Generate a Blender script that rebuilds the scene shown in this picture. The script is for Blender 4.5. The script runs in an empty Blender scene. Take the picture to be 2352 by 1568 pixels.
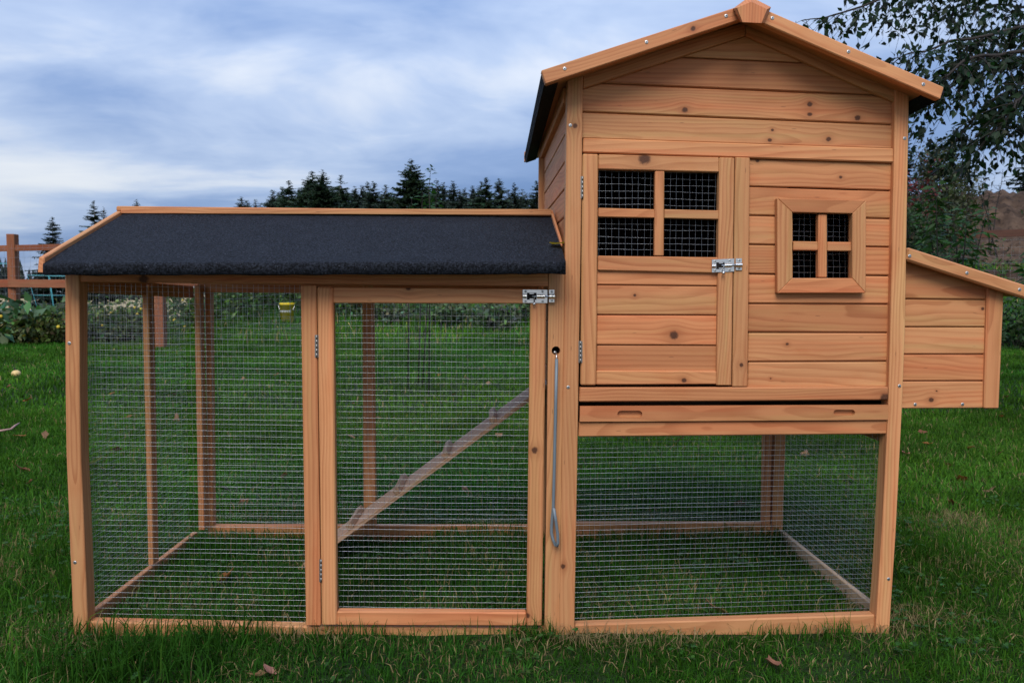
import bpy, bmesh, math, random
import numpy as np
from mathutils import Vector, Matrix
random.seed(7); rng = np.random.default_rng(11)
S = bpy.context.scene; COL = S.collection
R = math.radians

# ------------------------------------------------------------------ camera
CAMP = Vector((-0.046, -1.718, 0.805)); FPX = 1731.0; W2, H2 = 2352, 1568
yaw, pit, rol = R(1.39), R(3.36), R(0.46)
fwd = Vector((math.sin(yaw)*math.cos(pit), math.cos(yaw)*math.cos(pit), -math.sin(pit)))
rt = Vector((math.cos(yaw), -math.sin(yaw), 0)); up = rt.cross(fwd)
rt, up = rt*math.cos(rol)+up*math.sin(rol), up*math.cos(rol)-rt*math.sin(rol)
cd = bpy.data.cameras.new('camera'); cam = bpy.data.objects.new('camera', cd); COL.objects.link(cam)
cam.matrix_world = Matrix(((rt.x, up.x, -fwd.x, CAMP.x), (rt.y, up.y, -fwd.y, CAMP.y), (rt.z, up.z, -fwd.z, CAMP.z), (0, 0, 0, 1)))
cd.sensor_width = 23.5; cd.lens = 23.5*FPX/W2; cd.clip_start = .05; cd.clip_end = 2000
cd.dof.use_dof = True; cd.dof.focus_distance = 1.78; cd.dof.aperture_fstop = 7.0
S.camera = cam

# ------------------------------------------------------------------ sky, sun, exposure
SUN_EL, SUN_AZ = 47, 192          # degrees; azimuth clockwise from +Y (behind the camera)
w = bpy.data.worlds.new('World'); S.world = w; w.use_nodes = True
nt = w.node_tree; nt.nodes.clear()
class G:
    """tiny node-graph writer"""
    def __init__(s, nt): s.nt = nt
    def n(s, t, props=None, **kw):
        nd = s.nt.nodes.new(t)
        for k, v in (props or {}).items(): setattr(nd, k, v)
        for k, v in kw.items(): s.set(nd, k, v)
        return nd
    def set(s, nd, k, v):
        key = int(k[1:]) if k[0] == 'i' and k[1:].isdigit() else k.replace('_', ' ')
        inp = nd.inputs[key]
        if isinstance(v, bpy.types.NodeSocket): s.nt.links.new(v, inp)
        else: inp.default_value = v
    def m(s, op, a, b=0.0, c=0.0):
        nd = s.nt.nodes.new('ShaderNodeMath'); nd.operation = op
        for i, v in enumerate((a, b, c)): s.set(nd, f'i{i}', v)
        return nd.outputs[0]
    def v(s, op, a, b=(0, 0, 0)):
        nd = s.nt.nodes.new('ShaderNodeVectorMath'); nd.operation = op
        s.set(nd, 'i0', a)
        if op == 'SCALE': s.set(nd, 'Scale', b)
        elif len(nd.inputs) > 1 and op not in ('LENGTH', 'NORMALIZE'): s.set(nd, 'i1', b)
        return nd.outputs['Value'] if op in ('LENGTH', 'DOT_PRODUCT') else nd.outputs[0]
    def xyz(s, x, y, z):
        nd = s.nt.nodes.new('ShaderNodeCombineXYZ')
        for i, v in enumerate((x, y, z)): s.set(nd, f'i{i}', v)
        return nd.outputs[0]
    def sep(s, v):
        nd = s.nt.nodes.new('ShaderNodeSeparateXYZ'); s.set(nd, 'i0', v); return nd.outputs
    def noise(s, vec, scale=1.0, detail=3.0, rough=.5, dist=0.0):
        nd = s.nt.nodes.new('ShaderNodeTexNoise')
        s.set(nd, 'Vector', vec); s.set(nd, 'Scale', scale); s.set(nd, 'Detail', detail); s.set(nd, 'Roughness', rough); s.set(nd, 'Distortion', dist)
        return nd.outputs['Fac']
    def ramp(s, fac, stops, interp='LINEAR'):
        nd = s.nt.nodes.new('ShaderNodeValToRGB'); s.set(nd, 'Fac', fac); cr = nd.color_ramp; cr.interpolation = interp
        while len(cr.elements) < len(stops): cr.elements.new(.5)
        for e, (p, c) in zip(cr.elements, stops): e.position = p; e.color = (*c, 1) if len(c) == 3 else c
        return nd.outputs[0]
    def mix(s, fac, a, b, blend='MIX'):
        nd = s.nt.nodes.new('ShaderNodeMix'); nd.data_type = 'RGBA'; nd.blend_type = blend
        s.set(nd, 'i0', fac); s.set(nd, 'i6', a if isinstance(a, bpy.types.NodeSocket) else (*a, 1)); s.set(nd, 'i7', b if isinstance(b, bpy.types.NodeSocket) else (*b, 1))
        return nd.outputs[2]
    def ss(s, x, lo, hi):
        nd = s.nt.nodes.new('ShaderNodeMapRange'); nd.interpolation_type = 'SMOOTHSTEP'
        for i, v in enumerate((x, lo, hi, 0.0, 1.0)): s.set(nd, f'i{i}', v)
        return nd.outputs[0]
g = G(nt)
sky = g.n('ShaderNodeTexSky', dict(sky_type='NISHITA', sun_disc=False, sun_elevation=R(SUN_EL), sun_rotation=R(SUN_AZ), air_density=1.0, dust_density=1.5, ozone_density=3.0))
d = g.v('NORMALIZE', g.n('ShaderNodeTexCoord').outputs['Generated'])
dx, dy, dz = g.sep(d)
zc = g.m('ADD', g.m('MAXIMUM', dz, 0.0), .16)
p = g.xyz(g.m('DIVIDE', dx, zc), g.m('DIVIDE', dy, zc), 0.0)          # flat cloud deck overhead
SK = (14.4, 18.6, 16.2, 2.8)
wq = g.v('ADD', p, g.v('SCALE', g.v('SUBTRACT', g.n('ShaderNodeTexNoise', Vector=g.v('MULTIPLY', p, (.5, .8, 1)), Scale=1.0, Detail=2.0).outputs['Color'], (.5, .5, .5)), .9))
n1 = g.noise(g.v('ADD', g.v('MULTIPLY', wq, (.75, 1.0, 1)), (SK[0], SK[1], 2.2)), 1.0, 6, .52, .2)
n2 = g.noise(g.v('ADD', g.v('MULTIPLY', p, (.20, .34, 1)), (SK[2], SK[3], 6.2)), 1.0, 2, .5, .3)
n3 = g.noise(g.v('MULTIPLY', wq, (2.2, 3.6, 1)), 1.0, 4, .55, .4)
cl = g.m('ADD', g.m('ADD', g.m('MULTIPLY', n1, .70), g.m('MULTIPLY', n2, .60)), g.m('MULTIPLY', g.m('SUBTRACT', n3, .5), .16))
ccol = g.ramp(g.ss(cl, .43, .87), [(0, (.17, .29, .57)), (.35, (.29, .42, .71)), (.68, (.51, .63, .87)), (1, (.90, .94, 1.0))])
grad = g.m('ADD', .62, g.m('MULTIPLY', g.m('MAXIMUM', dz, 0.0), .9))    # overcast: brighter towards the zenith
b1 = g.n('ShaderNodeBackground', Color=sky.outputs[0], Strength=.05)
b2 = g.n('ShaderNodeBackground', Color=ccol, Strength=g.m('MULTIPLY', grad, .60))
ms = g.n('ShaderNodeMixShader', i0=.86, i1=b1.outputs[0], i2=b2.outputs[0])
nt.links.new(ms.outputs[0], g.n('ShaderNodeOutputWorld').inputs[0])
sl = bpy.data.lights.new('sun', 'SUN'); sl.energy = 1.5; sl.angle = R(36); sl.color = (1, .96, .9)
so = bpy.data.objects.new('sun', sl); COL.objects.link(so)
sdir = Vector((math.sin(R(SUN_AZ))*math.cos(R(SUN_EL)), math.cos(R(SUN_AZ))*math.cos(R(SUN_EL)), math.sin(R(SUN_EL))))
so.rotation_euler = sdir.to_track_quat('Z', 'Y').to_euler(); so.location = (0, -4, 6)
vs = S.view_settings; vs.view_transform = 'Standard'; vs.look = 'None'; vs.exposure = 1.12; vs.gamma = 1; vs.use_curve_mapping = False
S.render.engine = 'CYCLES'; S.cycles.use_denoising = True; S.cycles.max_bounces = 6; S.cycles.transparent_max_bounces = 4

# ------------------------------------------------------------------ helpers
def ray(px, py):
    return fwd + rt*((px-W2/2)/FPX) - up*((py-H2/2)/FPX)
def bp(px, py, Y=0.0):            # point of the plane y = Y seen at a photo position
    r = ray(px, py); return CAMP + r*((Y-CAMP.y)/r.y)
def bz(px, py, Z=0.0):
    r = ray(px, py); return CAMP + r*((Z-CAMP.z)/r.z)
def at(px, py, dist):             # point at a forward distance
    return CAMP + ray(px, py)*dist
WL = {}
def loc_of(o): return WL.get(o.name, Vector((0, 0, 0)))
def tag(o, label=None, cat=None, group=None, kind=None):
    for k, v in (('label', label), ('category', cat), ('group', group), ('kind', kind)):
        if v: o[k] = v
    return o
def empty(name, loc, parent=None):
    o = bpy.data.objects.new(name, None); COL.objects.link(o); loc = Vector(loc); WL[o.name] = loc
    o.empty_display_size = .05
    if parent: o.parent = parent; o.location = loc - loc_of(parent)
    else: o.location = loc
    return o
def link(name, me, loc, parent=None):
    o = bpy.data.objects.new(name, me); COL.objects.link(o); loc = Vector(loc); WL[o.name] = loc
    if parent: o.parent = parent; o.location = loc - loc_of(parent)
    else: o.location = loc
    return o
def mesh_obj(name, V, Fc, mat, parent=None, loc=None, smooth=False, mats=None, midx=None):
    """V in world coordinates"""
    V = np.asarray([tuple(v) for v in V], float)
    c = V.mean(0) if loc is None else np.asarray(tuple(loc), float)
    me = bpy.data.meshes.new(name); me.from_pydata((V-c).tolist(), [], Fc)
    for m_ in (mats or [mat]): me.materials.append(m_)
    if midx is not None: me.polygons.foreach_set('material_index', midx)
    if smooth: me.polygons.foreach_set('use_smooth', [True]*len(me.polygons))
    me.update()
    return link(name, me, c, parent)
def finish_bm(bm, name, mat, parent, c, along=None, across=None, bevel=0, smooth=False):
    bmesh.ops.recalc_face_normals(bm, faces=bm.faces)
    if bevel: bmesh.ops.bevel(bm, geom=[e for e in bm.edges if e.calc_face_angle(0) > .35], offset=bevel, segments=1, affect='EDGES', profile=.5)
    me = bpy.data.meshes.new(name)
    for v in bm.verts: v.co -= c
    bm.to_mesh(me); bm.free(); me.materials.append(mat)
    if along is not None:
        along = along.normalized(); nrm = along.cross(across).normalized(); ac = nrm.cross(along).normalized()
        a = me.attributes.new('grain', 'FLOAT_VECTOR', 'POINT')
        a.data.foreach_set('vector', [q for v in me.vertices for q in (v.co.dot(along), v.co.dot(ac), v.co.dot(nrm))])
    if smooth: me.polygons.foreach_set('use_smooth', [True]*len(me.polygons))
    return link(name, me, c, parent)
def add_prism(bm, pts, off):
    lo = [bm.verts.new(p_) for p_ in pts]; hi = [bm.verts.new(p_+off) for p_ in pts]; n = len(pts)
    bm.faces.new(lo); bm.faces.new(hi[::-1])
    for i in range(n): bm.faces.new((lo[i], hi[i], hi[(i+1) % n], lo[(i+1) % n]))
def set_knots(o, c, along, ac, knots, Y):
    for nm, k in zip(('knot_a', 'knot_b', 'knot_c', 'knot_d'), knots):
        q = bp(k[0], k[1], Y) - c; r = k[2]/FPX*(Y-CAMP.y)
        o[nm] = [q.dot(along), q.dot(ac), r]
def slab(name, px, Y, t, mat, parent, along=None, bevel=.0016, knots=(), tongue=None):
    """a board whose front face is the outline px (photo positions) on the plane y=Y, t thick"""
    pts = [bp(a, b, Y) for a, b in px]
    c = sum(pts, Vector())/len(pts) + Vector((0, t/2, 0))
    if along is None:
        w_ = max(q.x for q in pts)-min(q.x for q in pts); h_ = max(q.z for q in pts)-min(q.z for q in pts)
        along = Vector((1, 0, 0)) if w_ > h_ else Vector((0, 0, 1))
    elif isinstance(along, tuple): along = (pts[along[1]]-pts[along[0]]).normalized()
    ac = Vector((-along.z, 0, along.x)); ac = ac if ac.z > 0 or (ac.z == 0 and ac.x > 0) else -ac
    bm = bmesh.new(); add_prism(bm, pts, Vector((0, t, 0)))
    bmesh.ops.recalc_face_normals(bm, faces=bm.faces)
    if bevel: bmesh.ops.bevel(bm, geom=[e for e in bm.edges if e.calc_face_angle(0) > .35], offset=bevel, segments=1, affect='EDGES')
    if tongue: add_prism(bm, [bp(a, b, Y+.008) for a, b in tongue], Vector((0, .005, 0)))
    o = finish_bm(bm, name, mat, parent, c, along, ac)
    nrm = along.cross(ac).normalized(); ac2 = nrm.cross(along).normalized()
    set_knots(o, c, along, ac2, knots, Y)
    return o
def beam(name, a, b, wv, dv, mat, parent, bevel=.0016):
    """a bar from a to b; wv, dv: full-width vectors of its section"""
    a, b, wv, dv = Vector(a), Vector(b), Vector(wv), Vector(dv)
    bm = bmesh.new(); add_prism(bm, [a-wv/2-dv/2, a+wv/2-dv/2, a+wv/2+dv/2, a-wv/2+dv/2], b-a)
    return finish_bm(bm, name, mat, parent, (a+b)/2, (b-a), wv, bevel)
def box(name, lo, hi, mat, parent, along=None, bevel=.0016):
    lo, hi = Vector(lo), Vector(hi); s = hi-lo
    ax = along if along is not None else max(range(3), key=lambda i: s[i])
    e = [Vector((s.x, 0, 0)), Vector((0, s.y, 0)), Vector((0, 0, s.z))]; m_ = (lo+hi)/2
    o1, o2 = [i for i in range(3) if i != ax]
    return beam(name, m_-e[ax]/2, m_+e[ax]/2, e[o1] if e[o1].length >= e[o2].length else e[o2], e[o2] if e[o1].length >= e[o2].length else e[o1], mat, parent, bevel)
def tube_data(pts, r, n=8, caps=True):
    V, Fc = [], []; pts = [Vector(p_) for p_ in pts]; k = len(pts); ref = None
    for i, p_ in enumerate(pts):
        t = (pts[min(i+1, k-1)]-pts[max(i-1, 0)]).normalized()
        ref = (Vector((0, 0, 1)) if abs(t.z) < .9 else Vector((1, 0, 0))) if ref is None else ref
        a = t.cross(ref).normalized(); b = a.cross(t).normalized(); ref = b
        rr = r[i] if hasattr(r, '__len__') else r
        for j in range(n):
            q = 2*math.pi*j/n; V.append(p_+a*(rr*math.cos(q))+b*(rr*math.sin(q)))
    for i in range(k-1):
        for j in range(n): Fc.append((i*n+j, i*n+(j+1) % n, (i+1)*n+(j+1) % n, (i+1)*n+j))
    if caps: Fc.append(tuple(range(n))[::-1]); Fc.append(tuple((k-1)*n+j for j in range(n)))
    return V, Fc
def tube(name, pts, r, mat, parent=None, n=8, loc=None):
    V, Fc = tube_data(pts, r, n); return mesh_obj(name, V, Fc, mat, parent, loc, True)
def cat_tubes(lst):
    V, Fc = [], []
    for v, f in lst:
        o = len(V); V += v; Fc += [tuple(i+o for i in q) for q in f]
    return V, Fc
def np_mesh(name, V, tris, mat, parent=None, loc=(0, 0, 0), colors=None, quads=False, smooth=False):
    """fast mesh from numpy; V world"""
    loc = np.asarray(tuple(loc), float); V = np.asarray(V, np.float32)-loc.astype(np.float32); tris = np.asarray(tris, np.int32); k = tris.shape[1]
    me = bpy.data.meshes.new(name); me.vertices.add(len(V)); me.vertices.foreach_set('co', V.ravel())
    me.loops.add(tris.size); me.loops.foreach_set('vertex_index', tris.ravel())
    me.polygons.add(len(tris)); me.polygons.foreach_set('loop_start', np.arange(0, tris.size, k, dtype=np.int32))
    if smooth: me.polygons.foreach_set('use_smooth', np.ones(len(tris), bool))
    if colors is not None:
        a = me.attributes.new('tint', 'FLOAT_COLOR', 'POINT'); c4 = np.ones((len(V), 4), np.float32); c4[:, :3] = colors; a.data.foreach_set('color', c4.ravel())
    me.update(calc_edges=True); me.materials.append(mat)
    return link(name, me, loc, parent)

# ------------------------------------------------------------------ materials
def new_mat(name):
    m_ = bpy.data.materials.new(name); m_.use_nodes = True; m_.node_tree.nodes.clear()
    gg = G(m_.node_tree); out = gg.n('ShaderNodeOutputMaterial'); return m_, gg, out
def bsdf(gg, out, **kw):
    b = gg.n('ShaderNodeBsdfPrincipled', **kw); gg.nt.links.new(b.outputs[0], out.inputs[0]); return b
def bump(gg, b, h, strength, dist):
    n_ = gg.n('ShaderNodeBump', Strength=strength, Distance=dist, Height=h); gg.nt.links.new(n_.outputs[0], b.inputs['Normal'])
def wood(name, early, late, sat=1.0, rough=.52, contrast=1.0):
    m_, gg, out = new_mat(name)
    gr = gg.n('ShaderNodeAttribute', dict(attribute_name='grain', attribute_type='GEOMETRY')).outputs['Vector']
    rnd = gg.n('ShaderNodeObjectInfo').outputs['Random']
    x, y, z = gg.sep(gr)
    kmask = krim = None
    wob = gg.noise(gg.v('SCALE', gr, 180.0), 1, 1)
    for k in ('knot_a', 'knot_b', 'knot_c', 'knot_d'):
        kx, ky, kr = gg.sep(gg.n('ShaderNodeAttribute', dict(attribute_name=k, attribute_type='OBJECT')).outputs['Vector'])
        r_ = gg.m('MAXIMUM', kr, 1e-5); ex = gg.m('SUBTRACT', x, kx); ey = gg.m('SUBTRACT', y, ky)
        dd = gg.m('DIVIDE', gg.m('SQRT', gg.m('ADD', gg.m('MULTIPLY', gg.m('MULTIPLY', ex, ex), .8), gg.m('MULTIPLY', ey, ey))), r_)
        dw = gg.m('ADD', dd, gg.m('MULTIPLY', gg.m('SUBTRACT', wob, .5), .5))
        gs = gg.m('EXPONENT', gg.m('MULTIPLY', gg.m('MULTIPLY', dd, dd), -.10))
        y = gg.m('SUBTRACT', y, gg.m('MULTIPLY', gg.m('MULTIPLY', ey, gs), .75))
        km = gg.m('SUBTRACT', 1.0, gg.ss(dw, .55, 1.15)); rim = gg.m('EXPONENT', gg.m('MULTIPLY', gg.m('MULTIPLY', dd, dd), -.22))
        kmask = km if kmask is None else gg.m('MAXIMUM', kmask, km); krim = rim if krim is None else gg.m('MAXIMUM', krim, rim)
    def r01(a):  return gg.m('FRACT', gg.m('MULTIPLY', rnd, a))
    o1 = gg.m('MULTIPLY', rnd, 37.0)
    slow = gg.noise(gg.xyz(gg.m('ADD', gg.m('MULTIPLY', x, 2.6), o1), gg.m('MULTIPLY', y, 9.0), o1), 1, 2)
    yy = gg.m('ADD', y, gg.m('MULTIPLY', gg.m('SUBTRACT', r01(17.3), .5), .13))
    zz = gg.m('ADD', gg.m('ADD', gg.m('ADD', z, .012), gg.m('MULTIPLY', r01(29.1), .06)), gg.m('ADD', gg.m('MULTIPLY', gg.m('MULTIPLY', x, gg.m('SUBTRACT', r01(53.7), .5)), .10), gg.m('MULTIPLY', gg.m('SUBTRACT', slow, .5), .05)))
    rad = gg.m('SQRT', gg.m('ADD', gg.m('MULTIPLY', yy, yy), gg.m('MULTIPLY', zz, zz)))
    ph = gg.m('MULTIPLY', rad, gg.m('ADD', 85.0, gg.m('MULTIPLY', r01(71.9), 90.0)))
    saw = gg.m('FRACT', ph); cell = gg.m('FLOOR', ph)
    latew = gg.m('MULTIPLY', gg.ss(saw, .25, .93), gg.m('SUBTRACT', 1.0, gg.ss(saw, .93, 1.0)))
    rv = gg.noise(gg.xyz(cell, o1, 0.0), 1.7, 0)
    latew = gg.m('MULTIPLY', latew, gg.m('ADD', .15, gg.m('MULTIPLY', rv, 1.1)))
    fib = gg.noise(gg.xyz(gg.m('ADD', gg.m('MULTIPLY', x, 9.0), o1), gg.m('MULTIPLY', y, 420.0), gg.m('MULTIPLY', z, 420.0)), 1, 3, .6)
    broad = gg.noise(gg.xyz(gg.m('ADD', gg.m('MULTIPLY', x, 3.2), o1), gg.m('MULTIPLY', y, 26.0), gg.m('ADD', gg.m('MULTIPLY', z, 26.0), o1)), 1, 3, .55)
    blot = gg.noise(gg.v('ADD', gg.v('MULTIPLY', gr, (9, 22, 22)), gg.xyz(o1, o1, 0.0)), 1, 3)
    fac = gg.m('ADD', gg.m('MULTIPLY', latew, .60*contrast), gg.m('ADD', gg.m('MULTIPLY', gg.m('SUBTRACT', fib, .5), .55*contrast), gg.m('MULTIPLY', gg.m('SUBTRACT', broad, .42), 1.25)))
    col = gg.mix(gg.m('MINIMUM', gg.m('MAXIMUM', fac, 0.0), 1.0), early, late)
    tint = gg.ramp(r01(11.7), [(0, (.80, .70, .64)), (.25, (1.0, .96, .92)), (.45, (.88, .91, .88)), (.7, (1.12, 1.14, 1.12)), (.85, (.98, .86, .80)), (1, (1.10, .96, .90))])
    hue = gg.noise(gg.xyz(gg.m('ADD', gg.m('MULTIPLY', x, 1.6), gg.m('MULTIPLY', rnd, 91.0)), gg.m('MULTIPLY', y, 38.0), gg.m('MULTIPLY', z, 38.0)), 1, 2)
    col = gg.mix(gg.m('MULTIPLY', gg.ss(hue, .50, .72), .75), col, gg.mix(1.0, col, (.95, 1.16, 1.10), 'MULTIPLY'))
    col = gg.mix(gg.m('MULTIPLY', gg.m('SUBTRACT', 1.0, gg.ss(hue, .30, .46)), .7), col, gg.mix(1.0, col, (1.05, .84, .80), 'MULTIPLY'))
    col = gg.mix(1.0, col, tint, 'MULTIPLY')
    col = gg.mix(gg.m('MULTIPLY', gg.ss(blot, .52, .78), .30), col, gg.mix(1.0, col, (.86, .62, .45), 'MULTIPLY'))
    # short dark grain flecks
    vor = gg.n('ShaderNodeTexVoronoi', dict(feature='F1'), Vector=gg.xyz(gg.m('ADD', gg.m('MULTIPLY', x, 9.0), o1), gg.m('MULTIPLY', y, 60.0), o1), Scale=1.0).outputs['Distance']
    fl = gg.m('SUBTRACT', 1.0, gg.ss(vor, .035, .075))
    col = gg.mix(gg.m('MULTIPLY', fl, .5), col, (.09, .04, .02))
    col = gg.mix(gg.m('MULTIPLY', krim, .42), col, (late[0]*.62, late[1]*.5, late[2]*.42))
    kc = gg.mix(gg.noise(gg.v('SCALE', gr, 420.0), 1, 2), (.025, .009, .005), (.13, .045, .018))
    col = gg.mix(gg.m('MULTIPLY', kmask, .97), col, kc)
    b = bsdf(gg, out, Base_Color=col, Roughness=gg.m('ADD', rough, gg.m('MULTIPLY', fib, .15)))
    b.inputs['Specular IOR Level'].default_value = .28
    bump(gg, b, gg.m('ADD', fib, gg.m('MULTIPLY', kmask, -.5)), .25, .0012)
    return m_
M = {}
M['wood'] = wood('cedar_wood', (.552, .245, .104), (.352, .121, .044))
M['ramp_wood'] = wood('dull_cedar_wood', (.48, .335, .22), (.31, .19, .11), contrast=1.5)
M['fence_wood'] = wood('stained_fence_wood', (.27, .098, .046), (.15, .050, .023), rough=.75)
def simple(name, col, rough=.6, metal=0.0, var=.0, scale=30.0, bmp=0, spec=.3):
    m_, gg, out = new_mat(name)
    tc = gg.n('ShaderNodeTexCoord').outputs['Object']
    if var:
        n_ = gg.noise(tc, scale, 4); c = gg.mix(n_, tuple(q*(1-var) for q in col), tuple(min(1, q*(1+var)) for q in col))
    else: c = (*col, 1)
    b = bsdf(gg, out, Base_Color=c, Roughness=rough, Metallic=metal); b.inputs['Specular IOR Level'].default_value = spec
    if bmp: bump(gg, b, gg.noise(tc, scale*2, 4), .5, bmp)
    return m_
M['wire'] = simple('galvanised_wire', (.42, .44, .46), .38, 1.0, .25, 90)
M['steel'] = simple('brushed_steel', (.66, .66, .64), .30, 1.0, .12, 160)
M['hinge'] = simple('dull_steel_hinge', (.26, .25, .23), .5, .9, .2, 200)
M['screw'] = simple('zinc_screw', (.50, .50, .48), .42, .9, .1, 300)
M['lining'] = wood('shade_darkened_plywood', (.030, .016, .010), (.018, .009, .006), rough=.9)  # near-black colour paints in the shade inside the house and tray gap
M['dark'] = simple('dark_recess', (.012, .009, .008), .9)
M['rod'] = simple('grey_painted_steel', (.15, .18, .20), .42, .1, .08, 60)
M['cage'] = simple('turquoise_painted_wire', (.10, .42, .44), .5)
M['fwire'] = simple('weathered_fence_wire', (.30, .32, .32), .5, .6)
def felt():
    m_, gg, out = new_mat('black_roofing_felt'); tc = gg.n('ShaderNodeTexCoord').outputs['Object']
    a = gg.noise(tc, 210, 4, .85); b_ = gg.noise(tc, 14, 4, .6); c_ = gg.noise(tc, 420, 1)
    col = gg.mix(gg.ss(a, .40, .66), (.0012, .0015, .0025), (.025, .029, .040))
    col = gg.mix(gg.m('MULTIPLY', gg.ss(c_, .76, .80), .6), col, (.25, .25, .27))
    b = bsdf(gg, out, Base_Color=col, Roughness=gg.m('ADD', .68, gg.m('MULTIPLY', b_, .25)))
    b.inputs['Specular IOR Level'].default_value = .15
    bump(gg, b, gg.m('ADD', a, gg.m('MULTIPLY', b_, .4)), .9, .0025); return m_
M['felt'] = felt()
def leafmat(name, trans=.3, rough=.5, spec=.3, mul=(1, 1, 1)):
    m_, gg, out = new_mat(name)
    c = gg.n('ShaderNodeAttribute', dict(attribute_name='tint', attribute_type='GEOMETRY')).outputs['Color']
    if mul != (1, 1, 1): c = gg.mix(1.0, c, mul, 'MULTIPLY')
    b = gg.n('ShaderNodeBsdfPrincipled', Base_Color=c, Roughness=rough); b.inputs['Specular IOR Level'].default_value = spec
    t = gg.n('ShaderNodeBsdfTranslucent', Color=gg.mix(1.0, c, (1.1, 1.25, .55), 'MULTIPLY'))
    mx = gg.n('ShaderNodeMixShader', i0=trans, i1=b.outputs[0], i2=t.outputs[0]); gg.nt.links.new(mx.outputs[0], out.inputs[0]); return m_
M['grass'] = leafmat('grass_blades', .28, .65, .04)
M['leaf'] = leafmat('green_leaves', .30, .5, .18)
M['needle'] = leafmat('conifer_needles', .12, .65, .15)
M['dryleaf'] = leafmat('dry_fallen_leaf', .15, .65, .2)
M['bark'] = simple('brown_bark', (.085, .065, .05), .9, 0, .4, 14, .01)
M['twig'] = simple('dark_twig', (.030, .024, .020), .9)
def groundmat(name, a, b_, c, s1, s2):
    m_, gg, out = new_mat(name); tc = gg.n('ShaderNodeTexCoord').outputs['Object']
    n_ = gg.noise(tc, s1, 5, .6); n2_ = gg.noise(tc, s2, 4, .6)
    col = gg.mix(gg.ss(n_, .35, .68), a, b_); col = gg.mix(gg.ss(n2_, .5, .75), col, c)
    b = bsdf(gg, out, Base_Color=col, Roughness=.95); b.inputs['Specular IOR Level'].default_value = .1
    bump(gg, b, n2_, .8, .04); return m_
M['lawn'] = groundmat('lawn_soil', (.012, .026, .008), (.020, .038, .010), (.035, .030, .014), 4, 25)
M['field'] = groundmat('dry_field', (.34, .26, .14), (.42, .33, .19), (.24, .21, .10), .25, 1.4)
M['bank'] = groundmat('grassy_bank', (.018, .05, .010), (.03, .075, .014), (.05, .06, .02), .8, 4)
M['dirt'] = groundmat('bare_dirt', (.040, .025, .017), (.10, .064, .043), (.018, .012, .009), 1.6, 7.0)

# ------------------------------------------------------------------ ground
def sst(a, b, x): t = np.clip((x-a)/(b-a), 0, 1); return t*t*(3-2*t)
def hgt(x, y):
    x = np.asarray(x, float); y = np.asarray(y, float)
    dd = y+1.718; u = x/np.maximum(dd, .5)
    lat = .80*sst(-.44, -.34, u) + .75*sst(.38, .55, u)
    far = sst(11.8, 17.5, dd)*lat
    return far + .016*(1-sst(2.7, 4.2, dd)) + .012*np.sin(x*2.1+.4)*np.cos(y*1.7)*sst(.9, 2.5, dd-1.6) + .004*np.sin(x*9+y*5)
def sheet(name, xs, ys, zf, mat):
    X, Y = np.meshgrid(xs, ys); V = np.stack([X, Y, zf(X, Y)], -1).reshape(-1, 3); nx, ny = len(xs), len(ys)
    i = (np.arange(ny-1)[:, None]*nx+np.arange(nx-1)[None]).ravel()
    o = np_mesh(name, V, np.stack([i, i+1, i+nx+1, i+nx], 1), mat, smooth=True); o['kind'] = 'structure'; return o
def gz(x, y): return float(hgt(x, y))
sheet('field', np.concatenate([-np.geomspace(400, 10, 14), np.linspace(-8, 8, 30), np.geomspace(10, 400, 14)]), np.concatenate([np.linspace(-30, 8, 12), np.linspace(9, 22, 40), np.geomspace(24, 600, 20)]),
      lambda x, y: hgt(x, y)-.02 - .45*(1-sst(12.5, 15, y+1.7)*(1-sst(-.50, -.44, x/np.maximum(y+1.718, .5))))*(1-sst(23, 30, y)), M['field'])
sheet('lawn', np.linspace(-14, 14, 141), np.linspace(-4, 12.2, 100), hgt, M['lawn'])
sheet('grassy_bank', np.linspace(-9.5, 14, 80), np.linspace(10.2, 24, 50), lambda x, y: hgt(x, y)+.004+.05*sst(10.2, 10.8, y)*np.sin(x*1.3)*np.cos(y*2.1) - .5*sst(-.40, -.47, x/(y+1.718)), M['bank'])
# dirt mound beyond the fence
def mound(x, y):
    prof = np.interp(x, [4, 9.5, 11, 12.2, 13.2, 15, 17, 24, 40], [.6, 1.3, 2.2, 2.85, 3.0, 3.1, 3.2, 3.4, 2.0])
    return hgt(x, y)*(1-.5*sst(14, 18, y))-.08*(1-sst(13.6, 14.6, y)) + prof*sst(14.2, 20.0, y)*(1-.6*sst(26, 34, y)) + .10*np.sin(x*3.1+y)*np.cos(y*2.3-x) + .07*np.sin(x*6.7+2*y) + .05*np.sin(x*13.1-y*7)
sheet('dirt_mound', np.linspace(5, 38, 260), np.linspace(13.6, 34, 160), lambda x, y: mound(x, y)+.09*np.sin(x*5.3+np.sin(y*3)*2)*np.sin(y*4.7+x)+.06*np.sin(x*17+y*11)*np.cos(y*13-x*5), M['dirt'])

# ------------------------------------------------------------------ the coop
WD = M['wood']
coop = empty('chicken_coop', (0, .35, 0))
tag(coop, 'honey coloured wooden chicken coop with raised house, nest box and wire run', 'chicken coop')
GZ = -.01
def gpx(px, Y, z=GZ):             # photo row at which height z is seen at column px on plane Y
    lo, hi = 0., 3000.
    for _ in range(40):
        m_ = (lo+hi)/2
        if bp(px, m_, Y).z > z: lo = m_
        else: hi = m_
    return lo
C = coop
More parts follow.
